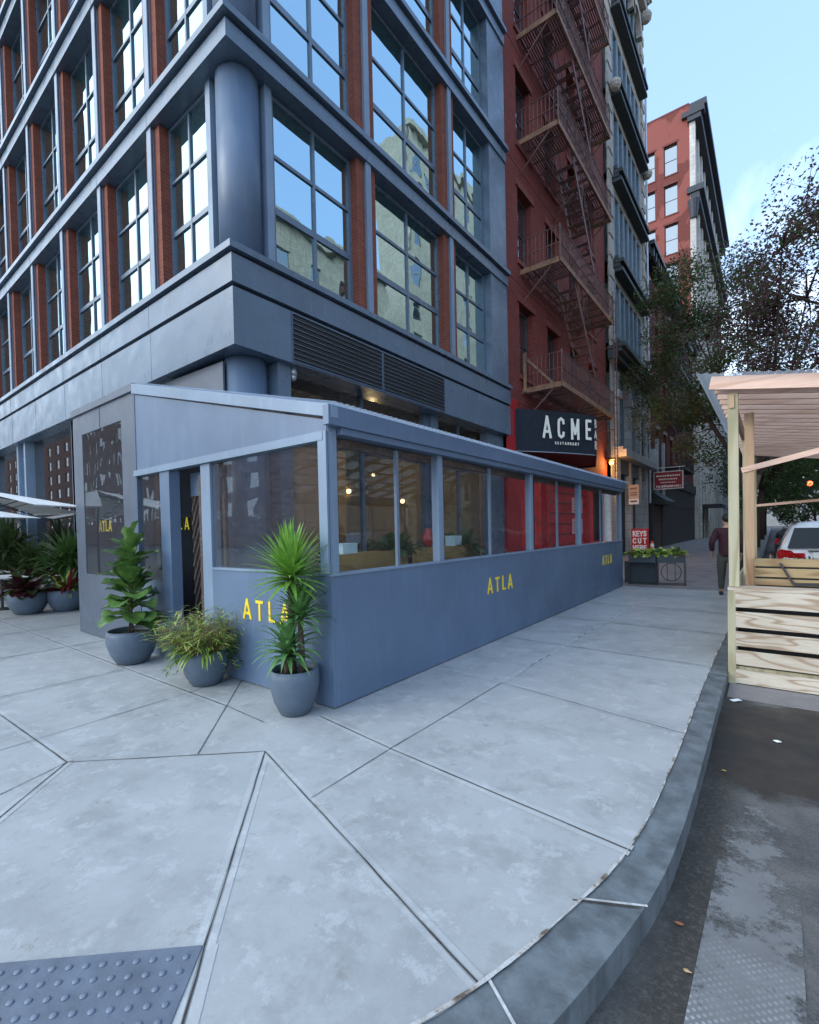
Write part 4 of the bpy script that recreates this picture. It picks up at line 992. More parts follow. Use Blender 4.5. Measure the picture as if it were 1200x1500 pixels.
# dark red brick house
dk=thing('dark_brick_house','dark red brick house with black cornice and black shopfronts beyond the loft','building',(FX-.1,33.3,0))
x0=FX-.1; ya,yb=33.3,56.9; m=MB(); holes=[]; ww=[]
for z in (6.2,9.9,13.4,16.2):
    for k in range(8): y=35.+k*2.85; h_=2.2 if z<16 else 1.7; holes.append((y-.5,y+.5,z,z+h_)); ww.append((y,z,h_))
holes_wall(m,ya,yb,0,19.2,holes,xwall(x0),.22); m.box(x0-11,x0-.23,ya,yb,0,19.1); build(m,'facade',M_brick_dark,dk)
m=MB()
for y,z,h_ in ww: m.box(x0-.02,x0+.08,y-.65,y+.65,z+h_,z+h_+.25)
build_each(m,'lintel',M_stone,dk)
for y,z,h_ in ww: window(dk,x0-.18,y,z,.98,h_,1,2,'x',.05,.04,simple('sash_dark',(.05,.05,.055),.5),M_glass_far)
m=MB(); m.box(x0-.1,x0+.75,ya-.05,yb,19.2,19.45); m.box(x0-.1,x0+.5,ya,yb,18.7,19.2)
for k in range(29): m.box(x0,x0+.65,ya+.3+k*.8,ya+.5+k*.8,18.6,19.2)
build(m,'cornice',M_black,dk)
m=MB(); m.box(x0,x0+.25,ya,yb,4.6,5.4,0); m.box(x0,x0+.12,ya,yb,3.0,4.6,0)
m.box(x0,x0+.1,43.0,yb,0,3.0,0)
for k in range(34): m.box(x0+.1,x0+.13,35.6,38.0,.05+k*.085,.1+k*.085,1)
m.box(x0,x0+.1,35.5,38.1,0,3.0,2); m.box(x0,x0+.2,34.6,35.5,0,3,0);m.box(x0,x0+.2,38.1,43.0,0,3,0)
build(m,'shopfront',[simple('shop_black',(.022,.022,.024),.5),simple('roll_shutter',(.13,.09,.085),.55),M_darkin],dk)
m=MB(); 
for y in (36.2,38.6): m.box(x0+.12,x0+.3,y,y+.22,3.0,7.5)
build_each(m,'shop_mullion',M_gal,dk)
m=MB(); m.ext([(0,3.0),(0,3.9),(.9,3.2),(.9,2.9)],lambda a,z:(x0+.05+a,34.8,z),lambda a,z:(x0+.05+a,39.0,z)); aw=tag(build(m,'shop_awning',simple('black_awning',(.01,.02,.02),.7),loc=(x0,34.8,2.9)),'black sloped awning over the roller shutter of the dark brick house','awning')
fe2=thing('fire_escape','black iron fire escape on the dark red brick house behind the tree','fire escape',(x0,38,6))
fire_escape(fe2,x0,x0+1.2,40.0,47.0,[5.9,9.6,13.1,16.2],[M_black,M_black],sparse=1.6)
# tall red building with white front
tb=thing('tall_building','tall building with patched red brick side wall and white stone street front','building',(FX-.1,57,0))
x0=FX-.1; ya,yb=57.,88.; m=MB(); holes=[];ww=[]
for k in range(7):
    z=38.2-k*4.1
    for xa,xb in ((-11.0,-9.75),(-8.9,-7.65)):
        holes.append((xa,xb,z-(.0),z+3.1)); ww.append((xa,xb,z))
for k in range(7):
    z=38.2-k*4.1
    for xa,xb in ((-13.6,-12.4),): holes.append((xa,xb,z,z+3.1)); ww.append((xa,xb,z))
holes_wall(m,-18,x0-.05,0,44.5,holes,lambda u,d,z:(u,ya+d,z),.3); m.box(-18,x0-.3,ya+.32,yb,0,44.4)
build(m,'side_wall',M_brick_tall,tb)
m=MB()
for xa,xb,z in ww: m.box(xa-.12,xb+.12,ya-.05,ya+.02,z+3.1,z+3.3)
for xa,xb,z in ww: m.box(xa-.08,xb+.08,ya-.06,ya+.02,z-.12,z)
m.box(-18,x0-.06,ya-.03,ya+.3,44.5,44.65)
build_each(m,'window_hood',simple('hood_brick',(.15,.04,.035),.8),tb)
for xa,xb,z in ww: window(tb,(xa+xb)/2,ya+.25,z,xb-xa,3.1,1,2,'y',.07,.06,simple('sash_brown',(.1,.06,.05),.5),M_glass_far)
m=MB(); holes=[]; w2=[]
for k in range(9):
    for j in range(10): y=58.6+j*2.95; z=39.8-k*4.1; holes.append((y-.8,y+.8,z,z+2.5)); w2.append((y,z))
holes_wall(m,ya+.0,yb,0,44.,holes,xwall(x0+.25),.3); m.quad((x0-.05,ya-.01,0),(x0+.25,ya-.01,0),(x0+.25,ya-.01,44),(x0-.05,ya-.01,44))
for j in range(11): y=ya+j*2.95; m.box(x0+.25,x0+.45,y,y+.6,0,43)
build(m,'street_front',M_stone_white,tb)
for y,z in w2: window(tb,x0,y,z,1.6,2.5,1,2,'x',.07,.06,simple('sash_dark',(.05,.05,.055),.5),M_glass_far)
m=MB(); m.box(x0,x0+1.5,ya-.4,yb,43.6,44.2);m.box(x0-.7,x0+1.3,ya-.4,ya+.5,43.1,43.6); m.box(x0-.2,x0+1.,ya-.3,yb,42.6,43.6)
m.box(x0-.3,x0+1.2,ya-.3,yb,35.4,36.0); m.box(x0,x0+.8,ya-.15,yb,34.7,35.4); m.lathe([(.35,32.9),(.45,33.9),(.55,34.7)],(x0+.25,ya+.1),12)
build(m,'cornice',simple('black_cornice',(.03,.034,.045),.6),tb)
m=MB(); m.box(x0+.3,x0+2.2,60,66,3.4,3.7); m.box(x0+.26,x0+.3,60.6,65.4,0,3.3); build(m,'entrance_canopy',M_black,tb)
# more of the row, far away
def block(label,x0,x1,y0,y1,h,mat,face,bays,floors,wmat=M_glass_far,z1=5.,wh=2.,ww_=1.1):
    t=thing('building',label,'building',((x0 if face=='-x' else x1),y0,0)); m=MB(); holes=[];L_=[]
    fh=(h-z1-.6)/floors
    if face in('x','-x'):
        n=bays; bw=(y1-y0)/n
        for f in range(floors):
            for k in range(n): yc=y0+(k+.5)*bw; z=z1+f*fh; holes.append((yc-ww_/2,yc+ww_/2,z,z+wh)); L_.append((yc,z))
        fx=x1 if face=='x' else x0; s=-1 if face=='x' else 1
        holes_wall(m,y0,y1,0,h,holes,lambda u,d,z:(fx+s*d,u,z),.25); m.box(x0+(.3 if s>0 else 0),x1-(.3 if s<0 else 0),y0,y1,0,h-.1)
        m.box(fx-.5,fx+.5,y0-.1,y1+.1,h-.4,h+.3,0); m.box(fx-.12,fx+.12,y0,y1,4.2,4.6,0)
        build(m,'facade',mat,t)
        for yc,z in L_: 
            o=window(t,fx+s*.2,yc,z,ww_,wh,1,2,'x',.07,.06,simple('sash_pale',(.4,.4,.38),.6),wmat)
            if s>0: o.rotation_euler=(0,0,R(-90))
    else:
        n=bays; bw=(x1-x0)/n
        for f in range(floors):
            for k in range(n): xc=x0+(k+.5)*bw; z=z1+f*fh; holes.append((xc-ww_/2,xc+ww_/2,z,z+wh)); L_.append((xc,z))
        holes_wall(m,x0,x1,0,h,holes,lambda u,d,z:(u,y1-d,z),.25); m.box(x0,x1,y0,y1-.3,0,h-.1); m.box(x0,x1,y1-.1,y1+.4,h-.4,h+.3); build(m,'facade',mat,t)
        for xc,z in L_: o=window(t,xc,y1-.2,z,ww_,wh,1,2,'y',.07,.06,simple('sash_pale',(.4,.4,.38),.6),wmat); o.rotation_euler=(0,0,R(180))
    return t
block('grey stone block beyond the tall white fronted building on the left of the street',-18,-6.5,89,120,24,M_greyst,'x',9,5)
block('farthest brown brick block on the left of the street',-18,-6.5,121,170,30,M_brick_opp,'x',10,6)
block('beige masonry block across the street, mirrored in the upper windows',17,21,8,36,26,M_beige,'-x',8,5,wh=2.3,ww_=1.5)
block('tall beige block across the street next to the shorter one',17,21,40,64,44,M_beige,'-x',7,10,wh=2.4,ww_=1.6)
block('grey block farther down the far side of the street',17,28,65,110,26,M_greyst,'-x',12,6)
block('brown brick block closing the far side of the street',17,28,111,170,22,M_brick_opp,'-x',12,5)
t=thing('building','pale block closing the far end of the street behind the trees','building',(-30,230,0)); m=MB(); hh=[]
for f in range(5):
    for k in range(14): hh.append((-28+k*4,-26+k*4,5+f*4,7.4+f*4))
holes_wall(m,-30,30,0,26,hh,lambda u,d,z:(u,230+d,z),.4); m.box(-30,30,230.5,245,0,25.9); build(m,'facade',M_greyst,t)
m=MB()
for h_ in hh: m.quad((h_[0],230.38,h_[2]),(h_[1],230.38,h_[2]),(h_[1],230.38,h_[3]),(h_[0],230.38,h_[3]))
o=build(m,'window_rows',M_glass_far,t); o['kind']='stuff'
block('brown brick apartment block across the side street, mirrored in the ground floor glass',-190,-50,-44,-30,29,M_brick_opp,'y',24,7,z1=4.,wh=2.1,ww_=2.3)
# ------------------------------------------------------------ plants
def blade(m,p,d,length,width,droop=.5,seg=5,mi=0,fold=.25,base=.4):
    p=Vector(p);d=Vector(d).normalized(); side=d.cross(Vector((0,0,1)))
    if side.length<.1: side=Vector((1,0,0))
    side.normalize(); pts=[];cur=p.copy();dd=d.copy();step=length/seg
    for k in range(seg+1):
        t=k/seg; wv=width*(base+(1-base)*min(1,t*3.))*(1-max(0,t-.35)/.65)**.8 if t<1 else .0
        pts.append((cur.copy(),wv)); cur=cur+dd*step; dd=(dd+Vector((0,0,-droop*step/length*(.4+t*1.6)))).normalized()
    i=len(m.v)
    for c,wv in pts:
        up=side.cross(dd)*fold*wv
        m.v+= [tuple(c-side*wv/2+Vector((0,0,fold*wv*.5))),tuple(c),tuple(c+side*wv/2+Vector((0,0,fold*wv*.5)))]
    for k in range(seg):
        a=i+3*k; m.f+=[(a,a+3,a+4,a+1),(a+1,a+4,a+5,a+2)]; m.m+=[mi,mi]
def broad(m,p,d,length,width,droop=.4,mi=0,wavy=.0,rnd=None):
    """obovate leaf with cupped blade"""
    p=Vector(p);d=Vector(d).normalized(); side=d.cross(Vector((0,0,1)))
    if side.length<.1: side=Vector((1,0,0))
    side.normalize(); n=7; step=length/n; cur=p.copy(); dd=d.copy(); i=len(m.v)
    prof=[.06,.35,.6,.82,1.,.98,.72,.12]
    for k in range(n+1):
        w_=width*prof[k]/2; u=side.cross(dd).normalized()
        wv=wavy*math.sin(k*2.1+p.x*30)
        for s in (-1,-.5,0,.5,1): m.v.append(tuple(cur+side*s*w_+u*(abs(s)*w_*.35+ (wv*w_*abs(s)))))
        cur=cur+dd*step; dd=(dd+Vector((0,0,-droop/n))).normalized()
    for k in range(n):
        for j in range(4): a=i+5*k+j; m.f.append((a,a+5,a+6,a+1)); m.m.append(mi)
def pot(root,x,y,r,h,belly=1.,soil=True):
    m=MB(); prof=[(r*.52,0),(r*.62,.01),(r*.86,h*.3),(r*1.0,h*.62),(r*1.01,h*.85),(r*.97,h),(r*.91,h),(r*.92,h*.85)]
    m.lathe(prof,(x,y),40,cap=False); m.lathe([(.001,0.001),(r*.55,0.001)],(x,y),40,cap=False); build(m,'pot',M_pot,root,smooth=True)
    m=MB(); m.lathe([(.001,h*.86),(r*.93,h*.86)],(x,y),24,cap=False); build(m,'soil',M_soil,root)
rp=random.Random(11)
# fiddle leaf fig
x,y=-6.45,2.58; t=thing('potted_fig','fiddle leaf fig with big glossy leaves in a pot by the grey vinyl panel','potted plant',(x,y,0))
pot(t,x,y,.285,.42)
m=MB(); s1=[(x-.06,y,.36),(x-.05,y+.02,.7),(x-.02,y,1.1),(x-.03,y,1.42)]; s2=[(x+.07,y-.02,.36),(x+.1,y-.04,.6),(x+.08,y-.02,.9),(x+.1,y,1.12)]
m.tube(s1,[.018,.015,.012,.008],8); m.tube(s2,[.016,.014,.011,.007],8); build(m,'stem',M_bark,t,smooth=True)
m=MB()
for st,n,z0,z1 in ((s1,38,.5,1.45),(s2,26,.52,1.15)):
    for k in range(n):
        f=k/(n-1); z=z0+(z1-z0)*f; a=k*2.4+rp.random()*.4; c=Vector((st[1][0]+(st[-1][0]-st[1][0])*f,st[1][1],z))
        el=.15+1.05*f+rp.uniform(-.35,.35); d=Vector((math.cos(a)*math.cos(el),math.sin(a)*math.cos(el),math.sin(el)))
        ln=rp.uniform(.3,.4)*(1.05-.2*f); broad(m,c+d*.03,d,ln,ln*.75,.9,0,.15)
build(m,'foliage',M_lf_fig,t,smooth=True)
# grass mix
x,y=-4.84,2.66; t=thing('potted_grass','bushy rust tipped grass over striped lime leaves in a blue grey pot beside the doorway','potted plant',(x,y,0))
pot(t,x,y,.24,.37)
m=MB()
for k in range(230):
    a=rp.random()*6.28; rr=rp.random()**.6*.2; el=rp.uniform(.5,1.45); d=Vector((math.cos(a)*math.cos(el),math.sin(a)*math.cos(el),math.sin(el)))
    L0=rp.uniform(.25,.52); p=Vector((x+rr*math.cos(a),y+rr*math.sin(a),.33)); m.tube([p,p+d*L0*.6,p+d*L0+Vector((0,0,-.03))],[.0025,.002,.001],4,0)
    for q in range(7):
        f=.35+.65*q/6; pp_=p+d*L0*f; a2=rp.random()*6.28; dd=Vector((math.cos(a2)*.7+d.x,math.sin(a2)*.7+d.y,rp.uniform(-.2,.5))); blade(m,pp_,dd,rp.uniform(.08,.16),.016,.9,3,rp.choice((0,1,2,2)))
for k in range(130):
    a=rp.random()*6.28; el=rp.uniform(.1,1.2); d=Vector((math.cos(a)*math.cos(el),math.sin(a)*math.cos(el),math.sin(el))); blade(m,(x+.17*math.cos(a),y+.17*math.sin(a),.34),d,rp.uniform(.18,.34),.032,2.2,6,rp.choice((2,2,1)))
for k in range(26):
    a=rp.uniform(-.6,3.4) if k%2 else rp.uniform(2.6,5.); p0=Vector((x+.22*math.cos(a),y+.22*math.sin(a),.36))
    for j in range(6):
        pq=p0+Vector((math.cos(a)*.03*j,math.sin(a)*.03*j,-.03*j)); d=Vector((math.cos(a+rp.uniform(-1,1)),math.sin(a+rp.uniform(-1,1)),rp.uniform(-1,.3))); blade(m,pq,d,.07,.025,.5,3,rp.choice((1,2,1)))
build(m,'foliage',[M_lf_rust,M_lf_mid,M_lf_lime],t,smooth=True)
# yucca
x,y=-3.38,2.68; t=thing('potted_yucca','three tiered yucca with spiky rosettes in a blue grey pot at the enclosure corner','potted plant',(x,y,0))
pot(t,x,y,.215,.40)
m=MB(); m.tube([(x-.02,y,.34),(x-.03,y,.8),(x-.02,y,1.22)],[.035,.03,.026],9); m.tube([(x+.07,y+.03,.34),(x+.08,y+.02,.6),(x+.07,y+.02,.85)],[.03,.027,.022],9); m.tube([(x,y-.08,.34),(x+.0,y-.09,.52)],[.028,.02],9); build(m,'cane',M_bark,t,smooth=True)
m=MB()
for (cx,cy,cz,n,l0,l1,mi,el0,el1,dr) in ((x-.02,y,1.17,130,.34,.48,0,-.3,1.45,.4),(x+.07,y+.02,.82,80,.24,.36,1,.0,1.4,.9),(x-.02,y-.05,.50,64,.28,.42,1,-.1,1.35,1.4)):
    for k in range(n):
        f=k/n; a=k*2.399; el=el0+(el1-el0)*f**.9+rp.uniform(-.1,.1); d=Vector((math.cos(a)*math.cos(el),math.sin(a)*math.cos(el),math.sin(el)))
        blade(m,(cx,cy,cz+.1*f),d,rp.uniform(l0,l1)*1.05,.052,dr,6,mi,.3,.55)
build(m,'foliage',[M_lf_yuc,M_lf_yuc2],t,smooth=True)
# patio pots
def bush(t,x,y,z,n,lmin,lmax,wr,mis,mats,spread=.2,el=(-.2,1.3),br=True,h=.1):
    m=MB()
    for k in range(n):
        a=rp.random()*6.28;e=rp.uniform(*el);d=Vector((math.cos(a)*math.cos(e),math.sin(a)*math.cos(e),math.sin(e))); p=(x+spread*math.cos(a)*rp.random(),y+spread*math.sin(a)*rp.random(),z+rp.random()*h)
        ln=rp.uniform(lmin,lmax); (broad(m,p,d,ln,ln*wr,.8,rp.choice(mis)) if br else blade(m,p,d,ln,ln*wr,1.,5,rp.choice(mis)))
    build(m,'foliage',mats,t,smooth=True)
for (x,y,r,lab,mats,kw) in ((-12.55,3.0,.36,'wine dark broad leaves in a wide low pot near the table',[M_lf_wine,M_lf_dark],dict(n=60,lmin=.25,lmax=.5,wr=.5,mis=(0,0,1))),
    (-12.3,3.62,.36,'red and green spiky leaves in a low pot against the enclosure side',[M_lf_red,M_lf_mid,M_lf_lime],dict(n=70,lmin=.25,lmax=.5,wr=.2,mis=(0,0,1,2),br=False)),
    (-14.9,3.45,.38,'dark purple leaves in a low pot under the parasol edge',[M_lf_wine,M_lf_dark],dict(n=70,lmin=.3,lmax=.55,wr=.3,mis=(0,1)))):
    t=thing('potted_plant',lab,'potted plant',(x,y,0)); pot(t,x,y,r,.46); bush(t,x,y,.45,mats=mats,**kw)
for (x,y,h,lab,mt) in ((-13.3,4.0,1.5,'tall bright green palm leaning on the building glass behind the wine leaved pot',M_lf_mid),(-15.6,3.9,1.3,'low dark green palm between the patio tables',M_lf_dark),(-17.2,3.7,1.9,'tall dark green bush at the far left of the patio',M_lf_dark),(-18.6,3.0,1.8,'broad green bush at the left frame edge of the patio',M_lf_mid)):
    t=thing('patio_palm',lab,'potted plant',(x,y,0)); pot(t,x,y,.3,.42); bush(t,x,y,.45,330,h*.35,h*.6,.13,(0,),[mt],spread=.15,el=(-.1,1.5),br=False,h=h*.5)
for (x,y,lab) in ((-13.9,2.85,'white topped patio table nearer to the dark leaved pots'),(-16.2,3.1,'white topped patio table farther left behind the palms')):
    t=thing('patio_table',lab,'table',(x,y,0)); m=MB(); m.box(x-.6,x+.6,y-.35,y+.35,.72,.745); build(m,'table_top',M_white,t,bev=.005); m=MB(); m.tube([(x,y,.02),(x,y,.72)],.03,8); m.lathe([(.25,0),(.25,.02),(.03,.04)],(x,y),16); build(m,'pedestal',M_black,t)
for i,(x,y,zt,lab) in enumerate(((-12.0,1.7,2.64,'white canvas parasol whose tip shows at the left frame edge over the patio'),(-16.8,2.2,2.6,'second white parasol farther down the side street patio'))):
    t=thing('patio_parasol',lab,'parasol',(x,y,0),0,'white parasols on the patio'); m=MB(); n=8; r=2.45
    for k in range(n):
        a=2*math.pi*k/n+.3;b=2*math.pi*(k+1)/n+.0
        p=(x+r*math.cos(a),y+r*math.sin(a),zt-.48);q=(x+r*math.cos(b),y+r*math.sin(b),zt-.48); m.tri((x,y,zt),p,q); m.quad(p,q,(q[0],q[1],q[2]-.02),(p[0],p[1],p[2]-.02))
    cv=simple('canvas_white',(.78,.78,.76),.8); build(m,'canopy',cv,t)
    m=MB(); m.tube([(x,y,0),(x,y,zt)],.025,8)
    for k in range(n): a=2*math.pi*k/n; m.bar((x,y,zt-.1),(x+r*math.cos(a),y+r*math.sin(a),zt-.5),.02,.02); m.bar((x,y,zt-.75),(x+r*.5*math.cos(a),y+r*.5*math.sin(a),zt-.34),.015,.015)
    m.box(x-.3,x+.3,y-.3,y+.3,0,.06); build(m,'frame',M_black,t)
# crates with plants inside the enclosure
for i,(y,lab) in enumerate(((5.0,'timber planter box inside the first enclosure window'),(7.0,'timber planter box inside the second enclosure window'))):
    t=thing('planter_box',lab,'planter',(-4.6,y,0)); m=MB(); m.box(-4.75,-4.45,y-.75,y+.75,0.85,1.3,0); m.box(-4.7,-4.5,y-.7,y+.7,0.0,.84,1); build(m,'box',[M_counter,M_black],t)
    bush(t,-4.6,y+.6,1.25,40,.2,.42,.4,(0,),[M_lf_dark],spread=.15)
for i,y in enumerate((4.2,6.2,8.4,10.4,12.2)):
    if i: 
        dup(tb0,(-4.0,y,0),0,('second','third','fourth','farthest')[i-1]+' white dining table from the front inside the enclosure'); continue
    tb0=thing('dining_table','white dining table nearest the front inside the enclosure','table',(-4.0,y,0),0,'dining tables in the enclosure'); m=MB(); m.box(-.35,.35,-.35,.35,.73,.755); build(m,'table_top',M_white,tb0,world=False); m=MB(); m.tube([(0,0,0),(0,0,.73)],.03,8); m.lathe([(.22,0),(.22,.02)],(0,0),14); build(m,'pedestal',M_black,tb0,world=False)
for (x,y,z,sx,sz,col,lab,nm,cat) in ((-4.6,4.55,1.3,.14,.12,(.45,.6,.62),'pale blue box on the first planter inside the enclosure','storage_box','box'),(-4.6,7.3,1.3,.12,.16,(.4,.55,.58),'taller pale blue box on the second planter inside the enclosure','storage_box','box')):
    m=MB(); m.box(x-.1,x+.1,y-sx,y+sx,z,z+sz); m.box(x-.105,x+.105,y-sx-.005,y+sx+.005,z+sz,z+sz+.02); tag(build(m,nm,simple('box_pale'+str(int(y)),col,.6),loc=(x,y,z),bev=.004),lab,cat)
m=MB(); m.lathe([(.04,1.3),(.09,1.38),(.1,1.48),(.05,1.58),(.06,1.62)],(-4.6,6.5),16); tag(build(m,'vase',simple('vase_red',(.3,.03,.03),.25),loc=(-4.6,6.5,1.3),smooth=True),'dark red vase on the second planter inside the enclosure','vase')
# planter troughs past the enclosure
M_trough=simple('dark_blue_trough',(.035,.05,.065),.5)
def trough(p,q,lab,circle=False):
    p=Vector(p);q=Vector(q);d=(q-p).normalized();n=Vector((-d.y,d.x)); t=thing('planter_trough',lab,'planter',(p.x,p.y,0))
    m=MB(); w_=.3; a=[p,q,q+n*w_,p+n*w_]; m.prism([tuple(v) for v in a],.60,.80); m.prism([tuple(v+ (n*.0)) for v in (p+n*.03+d*.03,q+n*.03-d*.03,q+n*.27-d*.03,p+n*.27+d*.03)],.8,.802); build(m,'trough',M_trough,t,bev=.004)
    m=MB()
    for c in a:
        m.bar((*c,0),(*c,.6),.018,.018,up=(0,1,0))
    for s,e in zip(a,a[1:]+a[:1]): m.bar((*s,.03),(*e,.03),.018,.018)
    if circle:
        c=(p+q)/2+n*.01; pr=None
        for k in range(25):
            an=2*math.pi*k/24; pt=(c.x+d.x*.23*math.cos(an),c.y+d.y*.23*math.cos(an),.36+.23*math.sin(an))
            if pr: m.bar(pr,pt,.02,.02)
            pr=pt
        for s in (-.09,.09): m.bar((*(c+d*s),.12),(*(c+d*s),.6),.015,.015,up=(0,1,0))
    build(m,'stand',M_black,t)
    m=MB()
    L_=(q-p).length
    for k in range(int(200*L_)+40):
        c=p+d*rp.random()*L_+n*rp.uniform(.02,.28); a_=rp.random()*6.28;e=rp.uniform(0,1.4); dd=Vector((math.cos(a_)*math.cos(e),math.sin(a_)*math.cos(e),math.sin(e))); broad(m,(c.x,c.y,.8),dd,rp.uniform(.12,.24),.1,1.2,rp.choice((0,0,0,1,2)))
    build(m,'foliage',[M_lf_lime,M_lf_mid,M_lf_rust],t,smooth=True)
trough((-3.1,13.75),(-2.45,13.8),'dark planter trough of lime leaves touching the enclosure end')
trough((-2.42,13.8),(-1.78,13.95),'dark planter trough of lime leaves on an open stand with a round hoop',True)
m=MB(); m.box(-3.3,-2.5,14.15,14.5,0,.6); tag(build(m,'planter_trough',M_trough,loc=(-2.9,14.3,0),bev=.005),'solid dark blue box behind the trough stands','planter')
# orange cone
t=thing('traffic_cone','orange and white traffic cone standing before the key shop','traffic cone',(-4.3,23.5,0))
m=MB(); m.box(-4.5,-4.1,23.3,23.7,0,.05); m.lathe([(.15,.05),(.045,.86),(.03,.88)],(-4.3,23.5),16); build(m,'cone_body',M_cone,t)
m=MB(); m.lathe([(.122,.33),(.098,.50)],(-4.3,23.5),16,cap=False); m.lathe([(.086,.62),(.066,.76)],(-4.3,23.5),16,cap=False); build(m,'reflective_band',M_white,t)
# ------------------------------------------------------------ timber parklet
pk=thing('parklet','raw timber street dining parklet with slatted base, posts and pergola roof at the kerb','parklet',(-.37,6.14,RZ))
y0,y1,xa,xb=6.14,12.2,-.37,2.2
zr=lambda x: 3.0-.17*(x+.54)
m=MB()
bs=[(.77,.875),(.60,.735),(.425,.565),(.25,.385),(.04,.20)]
for i,(a,b) in enumerate(bs): pass
for i,(a,b) in enumerate(((.70,.875),(.485,.655),(.285,.44),(.085,.24),(-.115,.035))):
    mm=MB(); 
    o=build(mm.box(xa+.01,xb,y0-.022,y0,a,b),'board',M_pine,pk,bev=.003)
m=MB(); m.box(xa-.02,xa+.05,y0-.024,y0+.03,RZ+.006,.873); m.box(xa-.02,xa,y0,y1,.12,.875); m.box(xa+1.1,xa+1.2,y0+.001,y0+.06,RZ+.01,.86); m.box(xa,xb,y0+.03,y1,RZ+.01,.06); build(m,'base_frame',M_treated,pk)
m=MB(); m.box(xa+.05,xb,y0+.3,y0+.32,RZ+.1,.86); build(m,'backing',M_black,pk)
m=MB(); m.box(xa-.02,xb,y0-.0215,y0+.2,.876,.915); build(m,'rail_cap',M_pine,pk,bev=.004)
m=MB(); m.box(xa-.01,xa+.085,y0+.02,y0+.115,.915,2.99); build(m,'post',M_treated,pk,bev=.004)
m=MB(); m.box(xa+.12,xa+.21,y0+.5,y0+.54,.4,2.85); m.box(xa,xa+.2,y0+.541,y0+.58,.4,.86); build(m,'post',M_fir,pk,bev=.004)
m=MB(); m.box(xa+.02,xa+.11,8.6,8.7,.1,2.95); build(m,'post',M_treated,pk,bev=.004)
m=MB(); m.box(xa+.02,xa+.11,y1-.1,y1,.1,2.95); build(m,'post',M_treated,pk,bev=.004)
# far posts
m=MB(); m.box(xb-.1,xb,y0+.02,y0+.12,.915,2.52); m.box(xb-.1,xb,y1-.1,y1,.1,2.5); build(m,'post',M_treated,pk)
ztop=3.03
m=MB(); m.bar((xa-.16,y0-.04,zr(xa-.16)+.12),(xb+.2,y0-.04,zr(xb+.2)+.12),.04,.14); build(m,'front_beam',M_firx,pk,bev=.003)
m=MB(); m.bar((xa+.03,y0,2.9),(xa+.03,y1+.1,2.9),.04,.14,up=(0,0,1)); m.bar((xb-.06,y0,2.46),(xb-.06,y1+.1,2.46),.04,.14); build(m,'side_beam',M_fir,pk)
n=21
for k in range(n):
    y=y0+.08+k*(y1-y0-.1)/(n-1); m=MB(); m.bar((xa-.12,y+.02,zr(xa-.12)+.1),(xb+.15,y+.02,zr(xb+.15)+.1),.04,.13)
    build(m,'roof_slat',M_firx,pk)
m=MB(); m.bar((xa+.09,y0+.5,2.2),(xb,y0+.5,2.75),.03,.06); m.bar((xa+.1,y1-.1,1.95),(xb,y1-.1,2.1),.03,.05); build_each(m,'cross_brace',M_firx,pk)
# corrugated sheet on top
m=MB(); ns=int((y1-y0+.6)/.012)
xs_=[xa-.28+i*.0127 for i in range(int((xb-xa+.6)/.0127))]
for i,x in enumerate(xs_):
    dz=.008*math.sin(i*math.pi/3)
    for y,z in ((y0-.16,zr(x)+.2),(y1+.2,zr(x)+.2)): m.v.append((x,y,z+dz))
for i in range(len(xs_)-1): m.f.append((2*i,2*i+2,2*i+3,2*i+1)); m.m.append(0)
build(m,'corrugated_sheet',M_poly,pk,smooth=True)
# planter crate + rear furniture in parklet
t=thing('slatted_crate','weathered slatted timber planter crate on a shelf behind the parklet front rail','planter crate',(0.4,6.45,.9))
for a,b in ((.915,.985),(1.005,1.10),(1.12,1.205)): m=MB(); m.box(-.17,1.9,6.45,6.47,a,b); build(m,'slat',M_crate,t,bev=.003)
m=MB(); m.box(-.16,1.88,6.5,6.8,.93,1.18); build(m,'liner',M_black,t)
m=MB(); m.box(-.17,-.15,6.471,6.82,.915,1.2); build(m,'end_board',M_crate,t)
m=MB()
for k in range(150): a_=rp.random()*6.28; e=rp.uniform(.1,1.4); d=Vector((math.cos(a_)*math.cos(e),math.sin(a_)*math.cos(e),math.sin(e))); blade(m,(-.12+rp.random()*1.9,6.64+rp.uniform(-.12,.12),1.18),d,rp.uniform(.04,.1),.02,1.3,4,rp.choice((0,1,1)))
build(m,'foliage',[M_lf_mid,M_lf_rust],t,smooth=True)
m=MB(); m.box(-.15,1.9,6.43,6.85,.86,.9); build(m,'shelf',M_crate,t)
t=thing('parklet_bench','low dark metal seat frame leaning on the slatted crate in the parklet','bench',(.8,7.1,.06))
m=MB(); m.bar((.06,6.42,1.16),(.17,6.41,.94),.02,.02); m.bar((.17,6.41,.94),(.9,6.41,.96),.02,.03); m.box(.42,1.4,7.0,7.35,.58,.61); m.box(.45,.49,7.0,7.04,.06,.58);m.box(1.3,1.34,7.0,7.04,.06,.58); build(m,'seat_frame',M_black,t)
t=thing('parklet_plant','big round leaf of a plant reaching in from the right edge of the parklet','potted plant',(.62,6.6,.06)); pot_=MB(); pot_.lathe([(.12,.06),(.16,.5)],(.72,6.6),20); build(pot_,'pot',M_pot,t)
m=MB()
for k in range(9): a_=2.4+rp.uniform(-.9,1.1); d=Vector((math.cos(a_),math.sin(a_)*.6-.4,rp.uniform(.2,1.2))); broad(m,(.72,6.6,.55+.05*k),d,.26,.2,.9)
build(m,'foliage',M_lf_mid,t,smooth=True)
